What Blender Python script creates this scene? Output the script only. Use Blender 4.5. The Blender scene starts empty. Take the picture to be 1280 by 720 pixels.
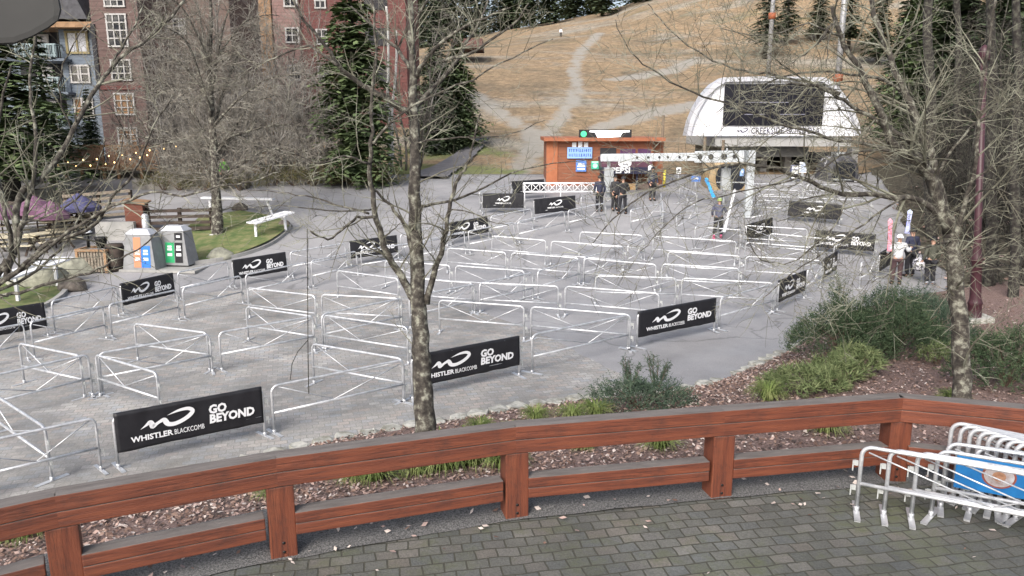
import bpy, bmesh, math, random
from mathutils import Vector, Matrix, noise
from math import sin, cos, tan, pi, radians, sqrt, atan2
S = bpy.context.scene
COL = S.collection
# ------------------------------------------------------------------ camera model
F = 950.0; PITCH = radians(12.0); CAMZ = 5.86
SP, CP = sin(PITCH), cos(PITCH)
def ray(px, py):
    x = (px-640)/F; v = -(py-360)/F
    return Vector((x, CP+v*SP, -SP+v*CP))
def at(px, py, d):                       # point seen at (px,py), d metres along the view axis
    return Vector((0, 0, CAMZ)) + ray(px, py)*d
def onz(px, py, z):
    r = ray(px, py); return Vector((0, 0, CAMZ)) + r*((z-CAMZ)/r.z)
def ony(px, py, y):
    r = ray(px, py); return Vector((0, 0, CAMZ)) + r*(y/r.y)
def sm(a, b, t):
    t = max(0.0, min(1.0, (t-a)/(b-a))); return t*t*(3-2*t)
PROF = [(-50, 0), (25, 0), (28, .2), (31, .45), (34, .95), (37, 1.6), (41, 2.1), (46, 2.55), (55, 3.0), (70, 5.0), (100, 11.5),
        (140, 21), (180, 30.5), (215, 36), (260, 37), (400, 33)]
def prof(y):
    for (a, za), (b, zb) in zip(PROF, PROF[1:]):
        if y <= b:
            return za+(zb-za)*(y-a)/(b-a)
    return PROF[-1][1]
def T(x, y):                             # the lie of the land
    z = sum(prof(y+k)*w for k, w in ((-2, .25), (0, .5), (2, .25)))
    if y > 50:
        base = 3.0+.004*(y-50)
        edge = -14-.16*(y-50)
        k = sm(edge-26, edge+10, x)
        z = base+(z-base)*k
    if y > 110: z += (-.17*max(0, 26-x)+.3*max(0, min(x, 120)-24))*sm(110, 185, y)
    if x > 15:                           # wooded bank on the right
        e = 15.5+max(0, (y-28))*.33
        if x > e and y < 70:
            z += (1-sm(48, 70, y))*min(3.2, .22*(x-e))*sm(8, 16, y)
    return z
def gp(px, py, h=0.0):                   # ground point (raised by h) seen at a pixel
    r = ray(px, py); t = 5.0; o = Vector((0, 0, CAMZ)); p = o
    while t < 420:
        p = o+r*t
        if p.z < T(p.x, p.y)+h: break
        t += .25
    lo, hi = t-.25, t
    for _ in range(18):
        m = (lo+hi)/2; p = o+r*m
        if p.z < T(p.x, p.y)+h: hi = m
        else: lo = m
    return o+r*hi
# ------------------------------------------------------------------ materials
def lin(c):
    if isinstance(c, str):
        c = [int(c[i:i+2], 16)/255 for i in (0, 2, 4)]
        c = [x/12.92 if x <= .04045 else ((x+.055)/1.055)**2.4 for x in c]
    return (c[0], c[1], c[2], 1)
MATS = {}
def mat(name, c1, c2=None, scale=6.0, rough=.7, metal=0.0, bump=0.0, bscale=None, spec=.4, emit=0, c3=None, stretch=None, detail=5, lo=.35, hi=.65):
    if name in MATS: return MATS[name]
    m = bpy.data.materials.new(name); m.use_nodes = True; MATS[name] = m
    nt = m.node_tree; N = nt.nodes; L = nt.links; b = N['Principled BSDF']
    b.inputs['Base Color'].default_value = lin(c1); b.inputs['Roughness'].default_value = rough
    b.inputs['Metallic'].default_value = metal; b.inputs['Specular IOR Level'].default_value = spec
    if emit:
        b.inputs['Emission Color'].default_value = lin(c1); b.inputs['Emission Strength'].default_value = emit
    if c2 is not None or bump:
        tc = N.new('ShaderNodeTexCoord'); mp = N.new('ShaderNodeMapping'); L.new(tc.outputs['Object'], mp.inputs[0])
        if stretch: mp.inputs['Scale'].default_value = stretch
        nz = N.new('ShaderNodeTexNoise'); nz.inputs['Scale'].default_value = scale; nz.inputs['Detail'].default_value = detail
        nz.inputs['Roughness'].default_value = .62
        L.new(mp.outputs[0], nz.inputs['Vector'])
        if c2 is not None:
            r = N.new('ShaderNodeValToRGB'); r.color_ramp.elements[0].position = lo; r.color_ramp.elements[1].position = hi
            r.color_ramp.elements[0].color = lin(c1); r.color_ramp.elements[1].color = lin(c2)
            if c3 is not None:
                e = r.color_ramp.elements.new((lo+hi)/2); e.color = lin(c3)
            L.new(nz.outputs['Fac'], r.inputs[0]); L.new(r.outputs[0], b.inputs['Base Color'])
        if bump:
            n2 = N.new('ShaderNodeTexNoise'); n2.inputs['Scale'].default_value = bscale or scale*3; n2.inputs['Detail'].default_value = 6
            L.new(mp.outputs[0], n2.inputs['Vector'])
            bp = N.new('ShaderNodeBump'); bp.inputs['Strength'].default_value = bump; bp.inputs['Distance'].default_value = .02
            L.new(n2.outputs['Fac'], bp.inputs['Height']); L.new(bp.outputs[0], b.inputs['Normal'])
    return m
# ------------------------------------------------------------------ mesh builder
class MB:
    def __init__(s): s.v = []; s.f = []; s.mi = []; s.sm = []
    def add(s, vs, fs, mi=0, smooth=False):
        o = len(s.v); s.v += [tuple(p) for p in vs]
        for f in fs:
            s.f.append(tuple(i+o for i in f)); s.mi.append(mi); s.sm.append(smooth)
        return s
    def box(s, c, size, rz=0, M=None, mi=0):
        hx, hy, hz = size[0]/2, size[1]/2, size[2]/2
        R = M or Matrix.Rotation(rz, 3, 'Z'); c = Vector(c)
        vs = [c+R@Vector((x*hx, y*hy, z*hz)) for x, y, z in ((-1,-1,-1),(1,-1,-1),(1,1,-1),(-1,1,-1),(-1,-1,1),(1,-1,1),(1,1,1),(-1,1,1))]
        return s.add(vs, [(0,3,2,1),(4,5,6,7),(0,1,5,4),(1,2,6,5),(2,3,7,6),(3,0,4,7)], mi)
    def bar(s, a, b, w, h, mi=0, up=(0, 0, 1)):
        a = Vector(a); b = Vector(b); x = (b-a); l = x.length; x.normalize()
        u = Vector(up)
        if abs(x.dot(u)) > .98: u = Vector((0, 1, 0))
        y = u.cross(x).normalized(); z = x.cross(y)
        M = Matrix((x, y, z)).transposed()
        return s.box((a+b)/2, (l, w, h), M=M, mi=mi)
    def tube(s, pts, rad, n=6, mi=0, cap=True, closed=False):
        pts = [Vector(p) for p in pts]; k = len(pts)
        if not isinstance(rad, (list, tuple)): rad = [rad]*k
        o = len(s.v); prev = None; fs = []; vs = []
        for i, p in enumerate(pts):
            if closed: t = pts[(i+1) % k]-pts[i-1]
            else: t = pts[min(i+1, k-1)]-pts[max(i-1, 0)]
            if t.length < 1e-9: t = Vector((0, 0, 1))
            t.normalize()
            if prev is None:
                u = Vector((0, 0, 1)) if abs(t.z) < .9 else Vector((1, 0, 0))
            else: u = prev
            a = (u-t*u.dot(t))
            if a.length < 1e-6: a = t.orthogonal()
            a.normalize(); prev = a; b = t.cross(a)
            for j in range(n):
                an = 2*pi*j/n; vs.append(p+(a*cos(an)+b*sin(an))*rad[i])
        for i in range(k if closed else k-1):
            i2 = (i+1) % k
            for j in range(n):
                j2 = (j+1) % n
                fs.append((i*n+j, i*n+j2, i2*n+j2, i2*n+j))
        if cap and not closed and n > 3:
            fs.append(tuple(range(n))[::-1]); fs.append(tuple((k-1)*n+j for j in range(n)))
        return s.add(vs, fs, mi, n > 4)
    def cyl(s, a, b, r1, r2=None, n=14, mi=0): return s.tube([a, b], [r1, r1 if r2 is None else r2], n, mi)
    def lathe(s, c, prof_, n=18, mi=0):
        c = Vector(c); vs = []; fs = []
        for r, z in prof_:
            for j in range(n):
                vs.append(c+Vector((r*cos(2*pi*j/n), r*sin(2*pi*j/n), z)))
        for i in range(len(prof_)-1):
            for j in range(n):
                fs.append((i*n+j, i*n+(j+1) % n, (i+1)*n+(j+1) % n, (i+1)*n+j))
        fs.append(tuple(range(n))[::-1]); fs.append(tuple((len(prof_)-1)*n+j for j in range(n)))
        return s.add(vs, fs, mi, True)
    def prism(s, poly, y0, y1, mi=0):     # poly in (x,z), extruded along y
        n = len(poly)
        vs = [(x, y0, z) for x, z in poly]+[(x, y1, z) for x, z in poly]
        fs = [tuple(range(n)), tuple(range(2*n-1, n-1, -1))]+[(i, i+n, (i+1) % n+n, (i+1) % n) for i in range(n)]
        return s.add(vs, fs, mi)
    def mesh(s, name, mats):
        me = bpy.data.meshes.new(name); me.from_pydata(s.v, [], s.f)
        for m in (mats if isinstance(mats, (list, tuple)) else [mats]): me.materials.append(m)
        me.polygons.foreach_set('material_index', s.mi); me.polygons.foreach_set('use_smooth', s.sm)
        me.update(); return me
    def build(s, name, mats, parent=None, bevel=0):
        me = s.mesh(name, mats)
        bm = bmesh.new(); bm.from_mesh(me)
        bmesh.ops.recalc_face_normals(bm, faces=bm.faces)
        if bevel:
            es = [e for e in bm.edges if len(e.link_faces) == 2 and e.calc_face_angle(0) > .6]
            bmesh.ops.bevel(bm, geom=es, offset=bevel, segments=2, affect='EDGES', profile=.6)
        bm.to_mesh(me); bm.free()
        return link(name, me, parent)
def link(name, me, parent=None):
    o = bpy.data.objects.new(name, me); COL.objects.link(o)
    if parent is not None: o.parent = parent
    return o
def tag(o, label=None, cat=None, group=None, kind=None):
    if label: o['label'] = label
    if cat: o['category'] = cat
    if group: o['group'] = group
    if kind: o['kind'] = kind
    return o
def empty(name, loc=(0, 0, 0), rz=0, label=None, cat=None, group=None):
    o = bpy.data.objects.new(name, None); COL.objects.link(o); o.location = loc; o.rotation_euler = (0, 0, rz)
    o.empty_display_size = .2
    return tag(o, label, cat, group)
def copy_tree(o, parent=None):
    c = o.copy(); COL.objects.link(c)
    if parent is not None: c.parent = parent
    for ch in KIDS.get(o.name, ()): pass
    for ch in [k for k in list(bpy.data.objects) if k.parent == o]: copy_tree(ch, c)
    return c
KIDS = {}
def text_mesh(name, txt, size, mats, parent=None, bold=0, align='LEFT', shear=0, space=1.0, M=None, ext=.002, xs=1.0):
    cu = bpy.data.curves.new(name, 'FONT'); cu.body = txt; cu.size = size; cu.offset = bold; cu.align_x = align
    cu.shear = shear; cu.extrude = ext; cu.space_character = space; cu.resolution_u = 2; cu.space_line = .82
    o = bpy.data.objects.new(name, cu); COL.objects.link(o)
    dg = bpy.context.evaluated_depsgraph_get(); me = bpy.data.meshes.new_from_object(o.evaluated_get(dg))
    bpy.data.objects.remove(o); bpy.data.curves.remove(cu)
    me.materials.clear(); me.materials.append(mats)
    R = Matrix.Rotation(pi/2, 4, 'X')@Matrix.Diagonal((xs, 1, 1, 1))
    me.transform((M or Matrix())@R); me.name = name
    return link(name, me, parent)
def ordw(n): return ('first second third fourth fifth sixth seventh eighth ninth tenth eleventh twelfth thirteenth fourteenth').split()[n-1]
# ------------------------------------------------------------------ the setting
def grid_mesh(name, x0, x1, y0, y1, st, fz, m, keep=None, parent=None):
    nx = int(round((x1-x0)/st))+1; ny = int(round((y1-y0)/st))+1
    vs = []; fs = []
    for j in range(ny):
        for i in range(nx):
            x = x0+i*st; y = y0+j*st; vs.append((x, y, fz(x, y)))
    for j in range(ny-1):
        for i in range(nx-1):
            if keep and not keep(x0+(i+.5)*st, y0+(j+.5)*st): continue
            a = j*nx+i; fs.append((a, a+1, a+nx+1, a+nx))
    me = bpy.data.meshes.new(name); me.from_pydata(vs, [], fs); me.materials.append(m)
    me.polygons.foreach_set('use_smooth', [True]*len(fs))
    bm = bmesh.new(); bm.from_mesh(me)
    bmesh.ops.delete(bm, geom=[v for v in bm.verts if not v.link_faces], context='VERTS')
    bm.to_mesh(me); bm.free()
    return link(name, me, parent)
def poly_sheet(name, pts, st, dz, m, jitter=0.0, fz=None, seed=1):
    """a sheet following the land inside a polygon (x,y)"""
    fz = fz or T
    bm = bmesh.new()
    # densify the outline so that the edge follows the land
    P = []
    rng = random.Random(seed)
    n = len(pts)
    for i in range(n):
        a = Vector(pts[i][:2]); b = Vector(pts[(i+1) % n][:2]); k = max(1, int((b-a).length/st))
        for q in range(k):
            p = a.lerp(b, q/k)
            P.append(p+Vector((rng.uniform(-1, 1), rng.uniform(-1, 1)))*jitter)
    vs = [bm.verts.new((p.x, p.y, 0)) for p in P]
    f = bm.faces.new(vs)
    x0 = min(p.x for p in P); x1 = max(p.x for p in P); y0 = min(p.y for p in P); y1 = max(p.y for p in P)
    x = math.floor(x0/st)*st+st*.37
    while x < x1:
        bmesh.ops.bisect_plane(bm, geom=bm.verts[:]+bm.edges[:]+bm.faces[:], plane_co=(x, 0, 0), plane_no=(1, 0, 0)); x += st
    y = math.floor(y0/st)*st+st*.37
    while y < y1:
        bmesh.ops.bisect_plane(bm, geom=bm.verts[:]+bm.edges[:]+bm.faces[:], plane_co=(0, y, 0), plane_no=(0, 1, 0)); y += st
    for v in bm.verts: v.co.z = fz(v.co.x, v.co.y)+dz
    me = bpy.data.meshes.new(name); 
    bmesh.ops.recalc_face_normals(bm, faces=bm.faces)
    for f in bm.faces:
        if f.normal.z < 0: f.normal_flip()
        f.smooth = True
    bm.to_mesh(me); bm.free(); me.materials.append(m)
    return link(name, me)
def nodes(m):
    nt = m.node_tree; return nt, nt.nodes, nt.links, nt.nodes['Principled BSDF']
def ramp(nt, src, stops):
    r = nt.nodes.new('ShaderNodeValToRGB'); cr = r.color_ramp
    while len(cr.elements) < len(stops): cr.elements.new(.5)
    for e, (p, c) in zip(cr.elements, stops): e.position = p; e.color = lin(c)
    nt.links.new(src, r.inputs[0]); return r.outputs[0]
def mixc(nt, fac, a, b, mode='MIX'):
    x = nt.nodes.new('ShaderNodeMix'); x.data_type = 'RGBA'; x.blend_type = mode
    if isinstance(fac, (int, float)): x.inputs[0].default_value = fac
    else: nt.links.new(fac, x.inputs[0])
    for s, k in ((a, 6), (b, 7)):
        if isinstance(s, tuple): x.inputs[k].default_value = lin(s)
        else: nt.links.new(s, x.inputs[k])
    return x.outputs[2]
def tnoise(nt, vec, scale, detail=5, rough=.6):
    n = nt.nodes.new('ShaderNodeTexNoise'); n.inputs['Scale'].default_value = scale; n.inputs['Detail'].default_value = detail
    n.inputs['Roughness'].default_value = rough; nt.links.new(vec, n.inputs['Vector']); return n.outputs['Fac']
def objvec(nt, rot=0, scale=(1, 1, 1)):
    tc = nt.nodes.new('ShaderNodeTexCoord'); mp = nt.nodes.new('ShaderNodeMapping')
    mp.inputs['Rotation'].default_value = (0, 0, rot); mp.inputs['Scale'].default_value = scale
    nt.links.new(tc.outputs['Object'], mp.inputs[0]); return mp.outputs[0]
def setbump(nt, h, strength, dist=.01):
    bp = nt.nodes.new('ShaderNodeBump'); bp.inputs['Strength'].default_value = strength; bp.inputs['Distance'].default_value = dist
    nt.links.new(h, bp.inputs['Height']); nt.links.new(bp.outputs[0], nt.nodes['Principled BSDF'].inputs['Normal'])
def newmat(name, rough=.8):
    m = bpy.data.materials.new(name); m.use_nodes = True; MATS[name] = m
    m.node_tree.nodes['Principled BSDF'].inputs['Roughness'].default_value = rough
    return m
# asphalt: old, pale, damp patches
m = newmat('old_asphalt', .75); nt, N, L, B = nodes(m); v = objvec(nt)
c = ramp(nt, tnoise(nt, v, .35, 7, .65), [(.3, (.25, .247, .253)), (.5, (.32, .317, .325)), (.72, (.385, .38, .386))])
c = mixc(nt, .35, c, ramp(nt, tnoise(nt, v, 28, 3, .7), [(.35, (.1, .1, .1)), (.65, (.42, .42, .42))]), 'OVERLAY')
wv_ = N.new('ShaderNodeVectorMath'); wv_.operation = 'MULTIPLY_ADD'; wv_.inputs[1].default_value = (1.6, 1.6, 0); n_w = N.new('ShaderNodeTexNoise'); n_w.inputs['Scale'].default_value = .8; n_w.inputs['Detail'].default_value = 6
L.new(v, n_w.inputs['Vector']); L.new(n_w.outputs['Color'], wv_.inputs[0]); L.new(v, wv_.inputs[2])
vo = N.new('ShaderNodeTexVoronoi'); vo.feature = 'DISTANCE_TO_EDGE'; vo.inputs['Scale'].default_value = .22; L.new(wv_.outputs[0], vo.inputs['Vector'])
c = mixc(nt, ramp(nt, vo.outputs['Distance'], [(0, (.55, .55, .55)), (.012, (0, 0, 0))]), c, (.08, .08, .08))
L.new(c, B.inputs['Base Color'])
L.new(ramp(nt, tnoise(nt, v, .5, 4), [(.4, (.45, .45, .45)), (.62, (.85, .85, .85))]), B.inputs['Roughness'])
setbump(nt, tnoise(nt, v, 60, 3), .35, .006)
def pavermat(name, w, h, rot, cols, mortar, moss=None, msize=.012, bump=.5, warp=.03):
    m = newmat(name, .8); nt, N, L, B = nodes(m); v = objvec(nt, rot)
    w1 = nt.nodes.new('ShaderNodeTexNoise'); w1.inputs['Scale'].default_value = 2.2; nt.links.new(v, w1.inputs['Vector'])
    va = nt.nodes.new('ShaderNodeVectorMath'); va.operation = 'MULTIPLY_ADD'; va.inputs[1].default_value = (warp, warp, 0)
    nt.links.new(w1.outputs['Color'], va.inputs[0]); nt.links.new(v, va.inputs[2]); v2 = va.outputs[0]
    br = nt.nodes.new('ShaderNodeTexBrick'); nt.links.new(v2, br.inputs['Vector'])
    br.inputs['Color1'].default_value = (0, 0, 0, 1); br.inputs['Color2'].default_value = (1, 1, 1, 1); br.inputs['Mortar'].default_value = (.5, .5, .5, 1)
    br.inputs['Scale'].default_value = 1; br.inputs['Brick Width'].default_value = w; br.inputs['Row Height'].default_value = h
    br.inputs['Mortar Size'].default_value = msize; br.inputs['Mortar Smooth'].default_value = .3; br.inputs['Bias'].default_value = 0
    c = ramp(nt, br.outputs['Color'], cols)
    c = mixc(nt, .55, c, ramp(nt, tnoise(nt, v, 40, 4, .75), [(.3, (.22, .22, .22)), (.7, (.75, .75, .75))]), 'OVERLAY')
    c = mixc(nt, .6, c, ramp(nt, tnoise(nt, v, .8, 6, .6), [(.3, (.3, .31, .31)), (.7, (.62, .62, .63))]), 'OVERLAY')
    c = mixc(nt, .7, c, ramp(nt, tnoise(nt, v, .33, 7, .65), [(.35, (.27, .27, .265)), (.65, (.6, .6, .595))]), 'OVERLAY')
    if moss: 
        f = ramp(nt, tnoise(nt, v, 1.3, 7, .7), [(.5, (0, 0, 0)), (.68, (.8, .8, .8))]); c = mixc(nt, f, c, moss)
    c = mixc(nt, br.outputs['Fac'], c, mortar)
    L.new(c, B.inputs['Base Color'])
    mm = nt.nodes.new('ShaderNodeMath'); mm.operation = 'SUBTRACT'; nt.links.new(tnoise(nt, v, 30, 4), mm.inputs[0]); nt.links.new(br.outputs['Fac'], mm.inputs[1])
    setbump(nt, mm.outputs[0], bump, .012)
    return m
PLAZA_PAV = pavermat('plaza_pavers', .24, .16, radians(-16), [(.0, (.275, .27, .265)), (.35, (.335, .32, .3)), (.6, (.295, .305, .315)), (.8, (.355, .318, .292)), (1, (.385, .378, .365))], (.2, .195, .185), None, .009, .3)
DECK_PAV = pavermat('deck_pavers', .245, .18, radians(-11), [(0, (.092, .095, .087)), (.4, (.122, .122, .11)), (.7, (.104, .11, .108)), (.88, (.14, .128, .112)), (1, (.155, .152, .14))], (.05, .05, .038), (.085, .095, .048), .011, .8, .07)
ASPH = MATS['old_asphalt']
tag(grid_mesh('plaza', -70, 75, -30, 51, .75, lambda x, y: T(x, y)-(.5 if y < 8 else 0), ASPH), kind='structure')
# ski hill: dry grass, gravelly scars
m = newmat('dry_hill_grass', .95); nt, N, L, B = nodes(m); v = objvec(nt); vs_ = objvec(nt, 0, (.35, 1, 1))
c = ramp(nt, tnoise(nt, v, .11, 8, .68), [(.3, (.13, .105, .07)), (.44, (.225, .165, .1)), (.58, (.29, .205, .12)), (.72, (.225, .19, .14))])
c = mixc(nt, ramp(nt, tnoise(nt, vs_, .075, 7, .7), [(.52, (0, 0, 0)), (.62, (.75, .75, .75))]), c, (.29, .275, .235))
c = mixc(nt, ramp(nt, tnoise(nt, vs_, .16, 7, .75), [(.56, (0, 0, 0)), (.68, (.8, .8, .8))]), c, (.14, .13, .06))
c = mixc(nt, .8, c, ramp(nt, tnoise(nt, v, 1.1, 9, .85), [(.35, (.12, .12, .12)), (.65, (.8, .8, .8))]), 'OVERLAY')
at_ = N.new('ShaderNodeAttribute'); at_.attribute_name = 'trail'
tn = N.new('ShaderNodeMath'); tn.operation = 'MULTIPLY_ADD'; tn.inputs[1].default_value = 1.3; tn.inputs[2].default_value = -.65
L.new(tnoise(nt, v, .5, 7, .75), tn.inputs[0]); ta = N.new('ShaderNodeMath'); ta.operation = 'ADD'; L.new(tn.outputs[0], ta.inputs[0]); L.new(at_.outputs['Fac'], ta.inputs[1])
c = mixc(nt, ramp(nt, ta.outputs[0], [(.3, (0, 0, 0)), (.62, (.9, .9, .9))]), c, mixc(nt, tnoise(nt, v, 1.5, 5, .7), (.23, .215, .185), (.36, .345, .31)))
gn = N.new('ShaderNodeAttribute'); gn.attribute_name = 'green'; ga = N.new('ShaderNodeMath'); ga.operation = 'ADD'; L.new(tn.outputs[0], ga.inputs[0]); L.new(gn.outputs['Fac'], ga.inputs[1])
c = mixc(nt, ramp(nt, ga.outputs[0], [(.3, (0, 0, 0)), (.7, (.9, .9, .9))]), c, mixc(nt, tnoise(nt, v, 1.1, 5, .7), (.1, .15, .035), (.2, .21, .08)))
L.new(c, B.inputs['Base Color']); setbump(nt, tnoise(nt, v, 2.5, 6, .7), .8, .25)
TRAILS = [[(640, 232, 2.4), (655, 205, 2.2), (672, 180, 2.4), (695, 155, 2), (716, 130, 1.9), (722, 108, 2), (716, 88, 2.2), (724, 68, 2.4), (738, 52, 2.6), (750, 40, 2.6)],
 [(668, 180, 1.8), (655, 160, 1.8), (632, 148, 2), (605, 128, 2.4), (585, 112, 2)], [(745, 160, 2), (790, 148, 3), (835, 140, 3.4), (880, 128, 2)], [(762, 100, 1.6), (800, 95, 3), (840, 88, 3), (880, 70, 2)]]
GREENS = [[(470, 222, 5), (520, 214, 6), (590, 214, 5), (640, 216, 3)], [(540, 190, 5), (600, 188, 2.4), (640, 196, 1.5)], [(690, 226, 2), (672, 222, 2)]]
def dens(L_):
    out = []
    for pl_ in L_:
        for (a, b) in zip(pl_, pl_[1:]):
            for q in range(6):
                t = q/6; p = gp(a[0]+(b[0]-a[0])*t, a[1]+(b[1]-a[1])*t); out.append((p.x, p.y, a[2]+(b[2]-a[2])*t))
    return out
TRP = dens(TRAILS); GRP = dens(GREENS)
def fall(L_, x, y): return max([0]+[1-sqrt((x-a)**2+(y-b)**2*.5)/(w*.8) for a, b, w in L_ if abs(x-a) < 6 and abs(y-b) < 9])
hill = tag(grid_mesh('hill', -170, 190, 50.4, 330, 1.3, lambda x, y: T(x, y)+.02+.35*noise.noise((x*.08, y*.08, 3))*sm(52, 70, y), m), kind='structure')
for nm_, L_ in (('trail', TRP), ('green', GRP)):
    a_ = hill.data.attributes.new(nm_, 'FLOAT', 'POINT')
    a_.data.foreach_set('value', [fall(L_, v_.co.x, v_.co.y) if v_.co.y < 190 else 0 for v_ in hill.data.vertices])
def strip(name, pxs, width, m, dz=.06, st=1.2, jit=.3, seed=3):
    P = [gp(*p[:2]) for p in pxs]; W = [p[2] if len(p) > 2 else width for p in pxs]
    pts = []; ws = []
    for i in range(len(P)-1):
        k = max(2, int((P[i+1]-P[i]).length/st))
        for q in range(k): pts.append(P[i].lerp(P[i+1], q/k)); ws.append(W[i]+(W[i+1]-W[i])*q/k)
    pts.append(P[-1]); ws.append(W[-1]); rng = random.Random(seed)
    for _ in range(4): pts = [pts[0]]+[(pts[i-1]+pts[i]*2+pts[i+1])/4 for i in range(1, len(pts)-1)]+[pts[-1]]
    V = []; Fc = []; K = 6
    for i, p in enumerate(pts):
        t = (pts[min(i+1, len(pts)-1)]-pts[max(i-1, 0)]); t.z = 0; t.normalize(); n = Vector((t.y, -t.x, 0))
        for j in range(K+1):
            u = (j/K-.5)*ws[i]
            if j in (0, K): u += rng.uniform(-1, 1)*jit
            q = p+n*u; V.append((q.x, q.y, T(q.x, q.y)+dz+.35*noise.noise((q.x*.08, q.y*.08, 3))*sm(52, 70, q.y)+.02))
        if i: 
            for j in range(K): a = (i-1)*(K+1)+j; Fc.append((a, a+1, a+K+2, a+K+1))
    mb = MB().add(V, Fc, 0, True)
    o = link(name, mb.mesh(name, m)); tag(o, kind='structure'); return o
GRAV = mat('pale_gravel', (.27, .25, .21), (.38, .36, .32), 1.2, .95, bump=.5)
GREEN = mat('green_grass', (.09, .15, .03), (.2, .2, .07), 1.5, .95, bump=.5, c3=(.13, .17, .045))
strip('footpath', [(535, 224, 2.4), (556, 212, 2.2), (578, 198, 1.8), (592, 186, 1.5), (604, 172, 1.3)], 2, mat('dark_asphalt', (.13, .125, .13), (.18, .175, .18), 2, .8), .16, 1.0, .1)
# brick paving of the lower left half of the plaza
pv = [(-26, 8.5), (1.2, 8.5), (2.4, 14.0), (2.6, 17.5), (1.0, 21), (-1.5, 24.5), (-5, 26.5), (-9, 26.8), (-14, 25.2), (-26, 24)]
tag(poly_sheet('paver_area', pv, .6, .012, PLAZA_PAV, .05), kind='structure')
# ------------------------------------------------------------------ deck, fence line, planting bed
DZ = 1.18
FT = [(-190, 676), (68, 620), (345, 572.5), (645, 533.5), (907, 513.5), (1130, 497), (1282, 511), (1420, 531)]
FP = [onz(x, y, DZ+1.2) for x, y in FT]
FP = [Vector((p.x, p.y, 0)) for p in FP]
def offs(P, d):
    out = []
    for i, p in enumerate(P):
        t = (P[min(i+1, len(P)-1)]-P[max(i-1, 0)]); t.normalize(); out.append(p+Vector((-t.y, t.x, 0))*d)
    return out
fp0 = offs(FP, -.02)
FPx = [FP[0]+(FP[0]-FP[1]).normalized()*6]+FP+[FP[-1]+(FP[-1]-FP[-2]).normalized()*6]
dk = [(p.x, p.y) for p in offs(FPx, .22)]+[(16, -4), (-16, -4)]
def deckz(x, y): return DZ+.012*noise.noise((x*.7, y*.7, 1))
tag(poly_sheet('deck_paving', dk, .6, 0, DECK_PAV, 0, deckz), kind='structure')
GRVD = mat('dark_grit', (.045, .045, .045), (.2, .195, .19), 45, .9, bump=.9, bscale=70)
gs = offs(FPx, -.03); ge = offs(FPx, 1.25)
V = []; Fc = []
nseg = 90
def resamp(P, n):
    ls = [0]
    for a, b in zip(P, P[1:]): ls.append(ls[-1]+(b-a).length)
    out = []
    for i in range(n+1):
        s = ls[-1]*i/n
        for k in range(len(P)-1):
            if s <= ls[k+1]+1e-9: out.append(P[k].lerp(P[k+1], (s-ls[k])/max(1e-9, ls[k+1]-ls[k]))); break
    return out
A = resamp(gs, nseg); Bq = resamp(ge, nseg)
for i in range(nseg+1):
    for j in range(6):
        p = A[i].lerp(Bq[i], j/5); h = DZ+.02+.03*noise.noise((p.x*2, p.y*2, 5))-.03*(j == 5)
        if j == 0: p = p+Vector((0, .05*noise.noise((p.x*1.5, 0, 2)), 0))
        V.append((p.x, p.y, h))
for i in range(nseg):
    for j in range(5): a = i*6+j; Fc.append((a, a+6, a+7, a+1))
tag(link('gravel_strip', MB().add(V, Fc, 0, True).mesh('gravel_strip', GRVD)), kind='structure')
# kerb line of the planting bed
KPX = [(-60, 668), (60, 640), (160, 618), (260, 590), (380, 562), (430, 549), (500, 537), (560, 528), (640, 513), (740, 499), (850, 490), (905, 477), (955, 455), (1000, 432), (1030, 410), (1060, 392), (1120, 374), (1190, 362), (1260, 352)]
KP = [gp(*p) for p in KPX]
KP = [Vector((p.x, p.y, 0)) for p in KP]
be = offs(FPx, .95)
NB = 110
E0 = resamp(be, NB); K0 = resamp(KP, NB)
def bedz(t, kz, p):
    return DZ-.03+(kz+.04-(DZ-.03))*(t**.85)+.05*noise.noise((p.x*.9, p.y*.9, 9))*sin(pi*t)
LITM = mat('leaf_litter', (.05, .037, .03), (.25, .185, .16), 26, .95, bump=.8, bscale=40, c3=(.19, .125, .11))
V = []; Fc = []; BEDROWS = 28
for i in range(NB+1):
    for j in range(BEDROWS+1):
        t = j/BEDROWS; p = E0[i].lerp(K0[i], t); V.append((p.x, p.y, bedz(t, T(K0[i].x, K0[i].y), p)))
for i in range(NB):
    for j in range(BEDROWS): a = i*(BEDROWS+1)+j; Fc.append((a, a+BEDROWS+1, a+BEDROWS+2, a+1))
bed = link('planting_bed', MB().add(V, Fc, 0, True).mesh('planting_bed', LITM)); tag(bed, kind='structure')
BV = [Vector(v) for v in V]
def bed_at(u, t):
    i = max(0, min(NB-1, int(u*NB))); f = u*NB-i; p = E0[i].lerp(E0[i+1], f).lerp(K0[i].lerp(K0[i+1], f), t); return Vector((p.x, p.y, bedz(t, T(K0[i].x, K0[i].y), p)))
from mathutils.bvhtree import BVHTree
BEDTREE = BVHTree.FromPolygons(BV, Fc)
def bp(px, py, h=0):                      # bed point seen at a pixel
    o = Vector((0, 0, CAMZ)); hit = BEDTREE.ray_cast(o, ray(px, py).normalized())
    if hit[0] is None: return gp(px, py)
    return hit[0]
def bz(x, y):
    hit = BEDTREE.ray_cast(Vector((x, y, 20)), Vector((0, 0, -1)))
    return hit[0].z if hit[0] else T(x, y)
# wooded bank right
FF = [(16.2, 27.3), (17.5, 33), (21.5, 44), (24, 52), (60, 52), (60, 8), (13, 8), (12.5, 16), (13.2, 21), (14.4, 25)]
tag(poly_sheet('forest_floor', FF, 1.0, .05, mat('forest_litter', (.025, .021, .016), (.11, .09, .068), 5, .95, bump=.8, c3=(.055, .05, .033)), .15), kind='structure')
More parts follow.
